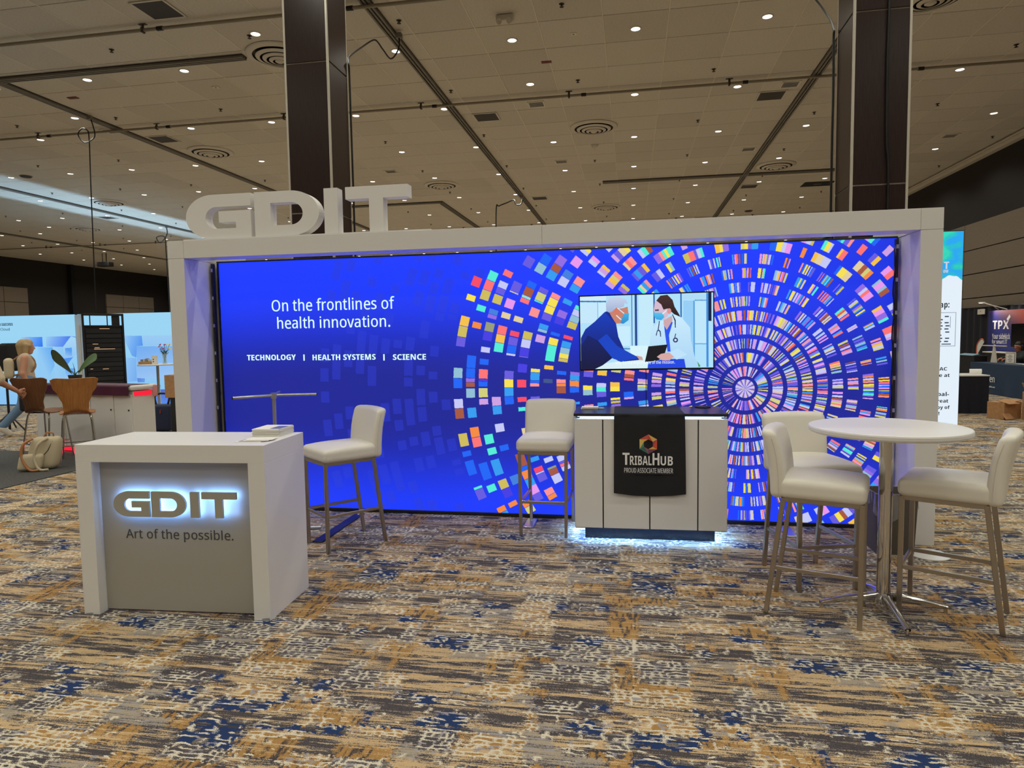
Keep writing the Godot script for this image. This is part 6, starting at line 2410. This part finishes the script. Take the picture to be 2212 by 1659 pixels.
func hand_bones(w: Vector3, dir: Vector3, across: Vector3, palm_to: Vector3, thumb: float) -> Array:
	var out := [[w, w + dir * 0.045, 0.024, 0.026], [w + dir * 0.04 + across * 0.02, w + dir * 0.085 + across * 0.025, 0.017, 0.014], [w + dir * 0.04 - across * 0.02, w + dir * 0.085 - across * 0.025, 0.017, 0.014]]
	for k in 4:
		var o := across * (0.03 - 0.02 * k)
		var l: float = [0.062, 0.074, 0.07, 0.055][k]
		var a := w + dir * 0.085 + o
		var b := a + dir * l * 0.55 + palm_to * l * 0.2
		out.append([a, b, 0.0095, 0.009])
		out.append([b, b + dir * l * 0.25 + palm_to * l * 0.5, 0.009, 0.008])
	var tb := w + dir * 0.03 + across * 0.03 * thumb
	var tm := tb + (dir + across * thumb).normalized() * 0.045
	out.append([tb, tm, 0.013, 0.011])
	out.append([tm, tm + (dir * 0.8 + palm_to * 0.5).normalized() * 0.03, 0.011, 0.009])
	return out

func head_bones(c: Vector3, f: Vector3, r := Vector3.ZERO) -> Array:     # c centre of the skull, f the way it faces
	var u := Vector3.UP
	var s := f.cross(u).normalized()
	return [[c - f * 0.02 + u * 0.02, c + f * 0.02 + u * 0.015, 0.092, 0.086], [c + f * 0.045 - u * 0.03, c + f * 0.05 - u * 0.085, 0.055, 0.042], [c + f * 0.092 + u * 0.012, c + f * 0.112 - u * 0.022, 0.012, 0.016], [c + f * 0.086 - u * 0.055 + s * 0.014, c + f * 0.086 - u * 0.055 - s * 0.014, 0.014, 0.014], [c + f * 0.075 + u * 0.03 + s * 0.035, c + f * 0.075 + u * 0.03 - s * 0.035, 0.02, 0.02], [c + s * 0.088 - u * 0.005, c + s * 0.09 - u * 0.035, 0.018, 0.012], [c - s * 0.088 - u * 0.005, c - s * 0.09 - u * 0.035, 0.018, 0.012]]

func face_marks(t, c: Vector3, f: Vector3, brow: Color):
	var s := f.cross(Vector3.UP).normalized()
	for k in [-1, 1]:
		var st := S()
		lathe(st, [Vector2(0, -0.011), Vector2(0.011, 0.0), Vector2(0, 0.011)], 10, Transform3D(Basis(), c + f * 0.083 + s * 0.034 * k + Vector3(0, 0.008, 0)))
		var e = part("eye", st, M.paper, t)
		st = S()
		lathe(st, [Vector2(0, -0.006), Vector2(0.006, 0.0), Vector2(0, 0.006)], 8, Transform3D(Basis(), c + f * 0.0905 + s * 0.033 * k + Vector3(0, 0.008, 0)))
		part("iris", st, M.black, e)
		st = S()
		tube(st, [c + f * 0.09 + s * 0.05 * k + Vector3(0, 0.03, 0), c + f * 0.098 + s * 0.018 * k + Vector3(0, 0.033, 0)], 0.004, 5)
		part("eyebrow", st, mat(brow, 0.8), t)
	var st := S()
	tube(st, [c + f * 0.094 - s * 0.022 - Vector3(0, 0.052, 0), c + f * 0.102 - Vector3(0, 0.05, 0), c + f * 0.094 + s * 0.022 - Vector3(0, 0.052, 0)], 0.006, 6)
	part("lips", st, mat(c8(168, 90, 84), 0.5), t)

func grow(bones: Array, by: float) -> Array:
	return bones.map(func(q): return [q[0], q[1], q[2] + by, q[3] + by])

func build_people():
	# walking woman with fair hair, seen from her right side (faces +x)
	var t = thing("person", "person with fair hair walking past in a beige top and jeans", "person", Vector3(-10.06, 0.012, -9.75), 0.8)
	var hc := Vector3(0.02, 1.49, 0)
	var f := Vector3(1, -0.02, 0.12).normalized()
	var torso := [[Vector3(-0.01, 1.26, 0.085), Vector3(0.0, 1.04, 0.065), 0.1, 0.095], [Vector3(-0.01, 1.26, -0.085), Vector3(0.0, 1.04, -0.065), 0.1, 0.095], [Vector3(0.06, 1.19, 0.07), Vector3(0.06, 1.17, -0.07), 0.075, 0.075], [Vector3(0.0, 1.32, 0.13), Vector3(0.0, 1.32, -0.13), 0.055, 0.055]]
	var hips := [[Vector3(-0.015, 0.94, 0.07), Vector3(-0.015, 0.94, -0.07), 0.125, 0.125]]
	var leg_r := [[Vector3(0, 0.88, 0.085), Vector3(0.15, 0.5, 0.085), 0.095, 0.062], [Vector3(0.15, 0.5, 0.085), Vector3(0.3, 0.1, 0.085), 0.06, 0.042]]
	var leg_l := [[Vector3(0, 0.88, -0.085), Vector3(-0.08, 0.5, -0.085), 0.095, 0.062], [Vector3(-0.08, 0.5, -0.085), Vector3(-0.36, 0.18, -0.085), 0.06, 0.042]]
	var feet := [[Vector3(0.29, 0.05, 0.085), Vector3(0.43, 0.035, 0.09), 0.045, 0.035], [Vector3(-0.37, 0.13, -0.085), Vector3(-0.28, 0.035, -0.085), 0.042, 0.034]]
	var arms := [[Vector3(-0.01, 1.31, 0.17), Vector3(-0.05, 1.05, 0.21), 0.052, 0.042], [Vector3(-0.05, 1.05, 0.21), Vector3(0.03, 0.82, 0.2), 0.04, 0.026], [Vector3(-0.01, 1.31, -0.17), Vector3(0.04, 1.06, -0.21), 0.052, 0.042], [Vector3(0.04, 1.06, -0.21), Vector3(0.16, 0.86, -0.2), 0.04, 0.026]]
	var neck := [[Vector3(0.0, 1.4, 0), Vector3(-0.01, 1.32, 0), 0.05, 0.056]]
	var s := S()
	blob(s, torso + hips + leg_r + leg_l + feet + arms + neck, 0.016, 0.03)
	blob(s, head_bones(hc, f) + [[hc - Vector3(0.02, 0.04, 0), Vector3(0.0, 1.36, 0), 0.052, 0.052]], 0.008, 0.02)
	blob(s, hand_bones(Vector3(0.03, 0.82, 0.2), Vector3(0.2, -0.97, 0).normalized(), Vector3.RIGHT, Vector3(0, 0, -1), 1.0), 0.005, 0.008)
	blob(s, hand_bones(Vector3(0.16, 0.86, -0.2), Vector3(0.4, -0.9, 0).normalized(), Vector3.RIGHT, Vector3(0, 0, 1), 1.0), 0.005, 0.008)
	part("body", s, M.skin, t)
	s = S()
	blob(s, grow(torso, 0.014) + [[Vector3(0.0, 1.0, 0.06), Vector3(-0.01, 0.9, 0.07), 0.12, 0.135], [Vector3(0.0, 1.0, -0.06), Vector3(-0.01, 0.9, -0.07), 0.12, 0.135]], 0.015, 0.03)
	var stripes := mat(Color.WHITE, 0.9)
	stripes.albedo_texture = noise_tex(0.06, c8(176, 150, 126), c8(222, 206, 184), 51)
	stripes.uv1_triplanar = true
	stripes.uv1_scale = Vector3(2.0, 14.0, 2.0)
	part("top", s, stripes, t)
	s = S()
	blob(s, grow(hips, 0.014) + grow(leg_r, 0.018) + grow(leg_l, 0.018), 0.015, 0.03)
	part("jeans", s, mat(c8(104, 134, 168), 0.85), t)
	s = S()
	blob(s, grow(feet, 0.012), 0.01, 0.02)
	part("shoes", s, M.off_white, t)
	s = S()
	blob(s, [[hc + Vector3(-0.03, 0.05, 0), hc + Vector3(0.02, 0.06, 0), 0.09, 0.08], [hc + Vector3(-0.06, 0.02, 0), hc + Vector3(-0.065, -0.1, 0), 0.085, 0.06], [hc + Vector3(0.0, 0.03, 0.075), hc + Vector3(-0.01, -0.1, 0.075), 0.04, 0.035], [hc + Vector3(0.0, 0.03, -0.075), hc + Vector3(-0.01, -0.1, -0.075), 0.04, 0.035], [hc + Vector3(0.06, 0.075, 0.03), hc + Vector3(0.05, 0.02, 0.075), 0.03, 0.028]], 0.009, 0.02)
	var hair := mat(Color.WHITE, 0.5)
	hair.albedo_texture = noise_tex(0.08, c8(150, 120, 82), c8(212, 188, 140), 52)
	hair.uv1_triplanar = true
	hair.uv1_scale = Vector3(12.0, 2.0, 12.0)
	part("hair", s, hair, t)
	face_marks(t, hc, f, c8(120, 92, 60))
	# her bag and backpack
	t = thing("handbag", "black handbag held low by the walking person", "bag", Vector3(-10.06, 0.44, -9.75) + Basis(Vector3.UP, 0.8) * Vector3(0.05, 0, 0.27), 0.8)
	s = S()
	soft(s, Vector3(0, 0.13, 0), Vector3(0.34, 0.26, 0.12), 0.05, 3)
	part("bag", s, M.black_cloth, t)
	s = S()
	tube(s, curve([Vector3(-0.1, 0.24, 0), Vector3(-0.02, 0.31, -0.01), Vector3(0.06, 0.315, -0.02), Vector3(0.12, 0.24, 0)], 5), 0.009, 6)
	part("handle", s, M.black, t)
	t = thing("backpack", "small cream backpack worn by the walking person", "bag", Vector3(-10.06, 0.98, -9.75) + Basis(Vector3.UP, 0.8) * Vector3(-0.21, 0, 0), 0.8)
	s = S()
	soft(s, Vector3(-0.02, 0.17, 0), Vector3(0.14, 0.34, 0.28), 0.06, 4)
	part("body", s, mat(c8(206, 192, 162), 0.9), t)
	for k in [-1, 1]:
		s = S()
		tube(s, curve([Vector3(0.04, 0.3, 0.09 * k), Vector3(0.2, 0.41, 0.1 * k), Vector3(0.33, 0.3, 0.1 * k), Vector3(0.3, 0.12, 0.15 * k), Vector3(0.04, 0.05, 0.12 * k)], 5), 0.013, 6)
		part("strap", s, mat(c8(150, 112, 74), 0.7), t)
	t = thing("black_cover", "black fabric hood on a stand behind the walking person", "cover", Vector3(-11.05, 0, -10.3))
	s = S()
	soft(s, Vector3(0, 1.32, 0), Vector3(0.4, 0.5, 0.3), 0.06, 4, func(p):
		var k: float = clampf((1.57 - p.y) / 0.5, 0.0, 1.0)
		p.x = p.x * (0.42 + 0.75 * k) + 0.12 * (1.0 - k)
		return p)
	part("hood", s, M.black_cloth, t)
	s = S()
	cyl(s, Vector3(0, 0.02, 0), Vector3(0, 1.1, 0), 0.02)
	part("pole", s, M.black, t)
	s = S()
	for k in 3:
		bar(s, Vector3(0, 0.3, 0), Vector3(0.32 * cos(TAU * k / 3.0), 0.012, 0.32 * sin(TAU * k / 3.0)), 0.02, 0.02)
	part("tripod", s, M.black, t)
	# person at the left edge, from behind, cream top and black trousers
	t = thing("person", "person in a cream top and black trousers standing by the chairs", "person", Vector3(-8.1, 0.024, -7.08), 0.55)
	# faces -z; x to the right
	var hc2 := Vector3(-0.04, 1.5, -0.03)
	var f2 := Vector3(-0.5, 0, -0.86)
	torso = [[Vector3(0.1, 1.28, 0), Vector3(0.07, 1.04, 0), 0.1, 0.095], [Vector3(-0.1, 1.28, 0), Vector3(-0.07, 1.04, 0), 0.1, 0.095], [Vector3(0.15, 1.33, 0), Vector3(-0.15, 1.33, 0), 0.055, 0.055]]
	hips = [[Vector3(0.085, 0.93, 0), Vector3(-0.085, 0.93, 0), 0.125, 0.125]]
	leg_r = [[Vector3(0.1, 0.88, 0), Vector3(0.11, 0.48, -0.01), 0.095, 0.068], [Vector3(0.11, 0.48, -0.01), Vector3(0.11, 0.1, 0.01), 0.065, 0.045]]
	leg_l = [[Vector3(-0.1, 0.88, 0), Vector3(-0.11, 0.48, -0.01), 0.095, 0.068], [Vector3(-0.11, 0.48, -0.01), Vector3(-0.11, 0.1, 0.01), 0.065, 0.045]]
	feet = [[Vector3(0.11, 0.05, 0.02), Vector3(0.12, 0.035, -0.13), 0.042, 0.034], [Vector3(-0.11, 0.05, 0.02), Vector3(-0.12, 0.035, -0.13), 0.042, 0.034]]
	var arm_r := [[Vector3(0.2, 1.32, 0), Vector3(0.29, 1.06, 0.02), 0.055, 0.045], [Vector3(0.29, 1.06, 0.02), Vector3(0.42, 0.93, -0.14), 0.042, 0.028]]
	var arm_l := [[Vector3(-0.2, 1.32, 0), Vector3(-0.27, 1.05, 0.02), 0.055, 0.045], [Vector3(-0.27, 1.05, 0.02), Vector3(-0.22, 0.9, -0.16), 0.042, 0.028]]
	s = S()
	blob(s, torso + hips + leg_r + leg_l + feet + arm_r + arm_l + [[Vector3(-0.02, 1.42, -0.01), Vector3(0, 1.34, 0), 0.052, 0.058]], 0.016, 0.03)
	blob(s, head_bones(hc2, f2) + [[hc2 - Vector3(0, 0.05, 0), Vector3(-0.02, 1.38, -0.01), 0.053, 0.053]], 0.01, 0.02)
	blob(s, hand_bones(Vector3(0.42, 0.93, -0.14), Vector3(0.55, -0.5, -0.65).normalized(), Vector3(0.5, 0.8, 0).normalized(), Vector3(-0.6, -0.4, 0), 1.0), 0.005, 0.008)
	blob(s, hand_bones(Vector3(-0.22, 0.9, -0.16), Vector3(0.2, -0.6, -0.77).normalized(), Vector3(1, 0, 0), Vector3(0, -0.6, 0.5), 1.0), 0.005, 0.008)
	part("body", s, M.skin, t)
	s = S()
	blob(s, grow(torso, 0.02) + [[Vector3(0.09, 1.0, 0), Vector3(0.09, 0.92, 0), 0.125, 0.14], [Vector3(-0.09, 1.0, 0), Vector3(-0.09, 0.92, 0), 0.125, 0.14], [Vector3(0.2, 1.32, 0), Vector3(0.275, 1.1, 0.018), 0.075, 0.075], [Vector3(-0.2, 1.32, 0), Vector3(-0.26, 1.1, 0.018), 0.075, 0.075]], 0.014, 0.03)
	part("top", s, mat(c8(222, 206, 178), 0.9), t)
	s = S()
	blob(s, grow(hips, 0.014) + grow(leg_r, 0.03) + grow(leg_l, 0.03), 0.016, 0.03)
	part("trousers", s, mat(c8(20, 20, 24), 0.85), t)
	s = S()
	blob(s, grow(feet, 0.012), 0.01, 0.02)
	part("shoes", s, M.black, t)
	s = S()
	blob(s, [[hc2 + Vector3(0.02, 0.05, 0.03), hc2 + Vector3(-0.01, 0.06, -0.0), 0.09, 0.085], [hc2 + Vector3(0.03, 0.0, 0.06), hc2 + Vector3(0.1, -0.26, 0.09), 0.085, 0.06], [hc2 + Vector3(0.09, 0.0, 0.0), hc2 + Vector3(0.12, -0.22, 0.05), 0.045, 0.04]], 0.011, 0.03)
	part("hair", s, mat(c8(52, 34, 28), 0.5), t)
	face_marks(t, hc2, f2.normalized(), c8(52, 34, 28))
	# seated person behind the navy table
	t = thing("person", "seated person with glasses and dark clothes behind the navy table", "person", Vector3(9.5, 0.02, -18.45))
	# faces -x
	var hc3 := Vector3(0.0, 1.07, -0.3)
	var f3 := Vector3(-0.9, -0.05, 0.42).normalized()
	torso = [[Vector3(0.02, 0.82, 0.1 - 0.3), Vector3(0.06, 0.55, 0.08 - 0.3), 0.11, 0.11], [Vector3(0.02, 0.82, -0.1 - 0.3), Vector3(0.06, 0.55, -0.08 - 0.3), 0.11, 0.11], [Vector3(0.02, 0.9, 0.15 - 0.3), Vector3(0.02, 0.9, -0.15 - 0.3), 0.06, 0.06]]
	arms = [[Vector3(0.02, 0.88, 0.2 - 0.3), Vector3(-0.08, 0.8, 0.28 - 0.3), 0.055, 0.045], [Vector3(-0.08, 0.8, 0.28 - 0.3), Vector3(-0.3, 0.79, 0.16 - 0.3), 0.045, 0.03], [Vector3(0.02, 0.88, -0.5), Vector3(-0.08, 0.8, -0.56), 0.055, 0.045], [Vector3(-0.08, 0.8, -0.56), Vector3(-0.3, 0.79, -0.42), 0.045, 0.03]]
	hips = [[Vector3(0.08, 0.5, -0.2), Vector3(0.08, 0.5, -0.4), 0.12, 0.12]]
	leg_r = [[Vector3(0.05, 0.5, -0.2), Vector3(-0.28, 0.5, -0.18), 0.09, 0.07], [Vector3(-0.28, 0.5, -0.18), Vector3(-0.26, 0.1, -0.18), 0.065, 0.045], [Vector3(-0.26, 0.05, -0.18), Vector3(-0.36, 0.035, -0.18), 0.04, 0.033]]
	leg_l = [[Vector3(0.05, 0.5, -0.4), Vector3(-0.28, 0.5, -0.42), 0.09, 0.07], [Vector3(-0.28, 0.5, -0.42), Vector3(-0.26, 0.1, -0.42), 0.065, 0.045], [Vector3(-0.26, 0.05, -0.42), Vector3(-0.36, 0.035, -0.42), 0.04, 0.033]]
	s = S()
	blob(s, torso + hips + leg_r + leg_l + arms + [[Vector3(0.0, 1.0, -0.3), Vector3(0.02, 0.9, -0.3), 0.052, 0.058]], 0.016, 0.03)
	blob(s, head_bones(hc3, f3) + [[hc3 - Vector3(0, 0.05, 0), Vector3(0.01, 0.95, -0.3), 0.053, 0.055]], 0.008, 0.02)
	blob(s, hand_bones(Vector3(-0.3, 0.79, -0.14), Vector3(-0.95, -0.1, -0.3).normalized(), Vector3(0, 0, 1), Vector3(0, -1, 0), -1.0), 0.005, 0.008)
	blob(s, hand_bones(Vector3(-0.3, 0.79, -0.42), Vector3(-0.95, -0.1, 0.3).normalized(), Vector3(0, 0, 1), Vector3(0, -1, 0), 1.0), 0.005, 0.008)
	part("body", s, M.skin_tan, t)
	s = S()
	blob(s, grow(torso, 0.02) + grow(arms, 0.016) + grow(hips, 0.012), 0.015, 0.03)
	part("jacket", s, mat(c8(34, 38, 42), 0.85), t)
	s = S()
	blob(s, grow(hips, 0.016) + grow(leg_r, 0.02) + grow(leg_l, 0.02), 0.016, 0.03)
	part("trousers", s, M.black_cloth, t)
	s = S()
	blob(s, [[hc3 + Vector3(0.02, 0.05, -0.01), hc3 + Vector3(-0.01, 0.065, 0.01), 0.092, 0.084], [hc3 + Vector3(0.05, 0.02, -0.02), hc3 + Vector3(0.06, -0.1, -0.03), 0.08, 0.06], [hc3 + Vector3(0.03, 0.02, 0.08), hc3 + Vector3(0.04, -0.08, 0.075), 0.035, 0.03], [hc3 + Vector3(-0.03, 0.03, -0.08), hc3 + Vector3(0.0, -0.08, -0.09), 0.035, 0.03]], 0.009, 0.025)
	part("hair", s, mat(c8(30, 24, 24), 0.5), t)
	face_marks(t, hc3, f3, c8(30, 24, 24))
	var sd := f3.cross(Vector3.UP).normalized()
	s = S()
	for k in [-1, 1]:
		var pts := []
		for i in 13:
			var a := TAU * i / 12.0
			pts.append(hc3 + f3 * 0.108 + sd * (0.036 * k + 0.028 * cos(a)) + Vector3(0, 0.006 + 0.022 * sin(a), 0))
		tube(s, pts, 0.003, 5)
		tube(s, [hc3 + f3 * 0.105 + sd * 0.064 * k + Vector3(0, 0.01, 0), hc3 + sd * 0.094 * k + Vector3(0, 0.005, 0)], 0.003, 5)
	tube(s, [hc3 + f3 * 0.11 - sd * 0.009 + Vector3(0, 0.008, 0), hc3 + f3 * 0.11 + sd * 0.009 + Vector3(0, 0.008, 0)], 0.003, 5)
	part("glasses", s, M.black, t)
	t = thing("stool_seat", "black backless seat under the person at the navy table", "seat", Vector3(9.58, 0, -18.75))
	s = S()
	cyl(s, Vector3(0, 0.33, 0), Vector3(0, 0.36, 0), 0.2, 0.2, 20)
	part("seat", s, M.black, t)
	s = S()
	cyl(s, Vector3(0, 0.02, 0), Vector3(0, 0.33, 0), 0.03)
	cyl(s, Vector3(0, 0.0, 0), Vector3(0, 0.02, 0), 0.2, 0.2, 20)
	part("stem", s, M.black, t)
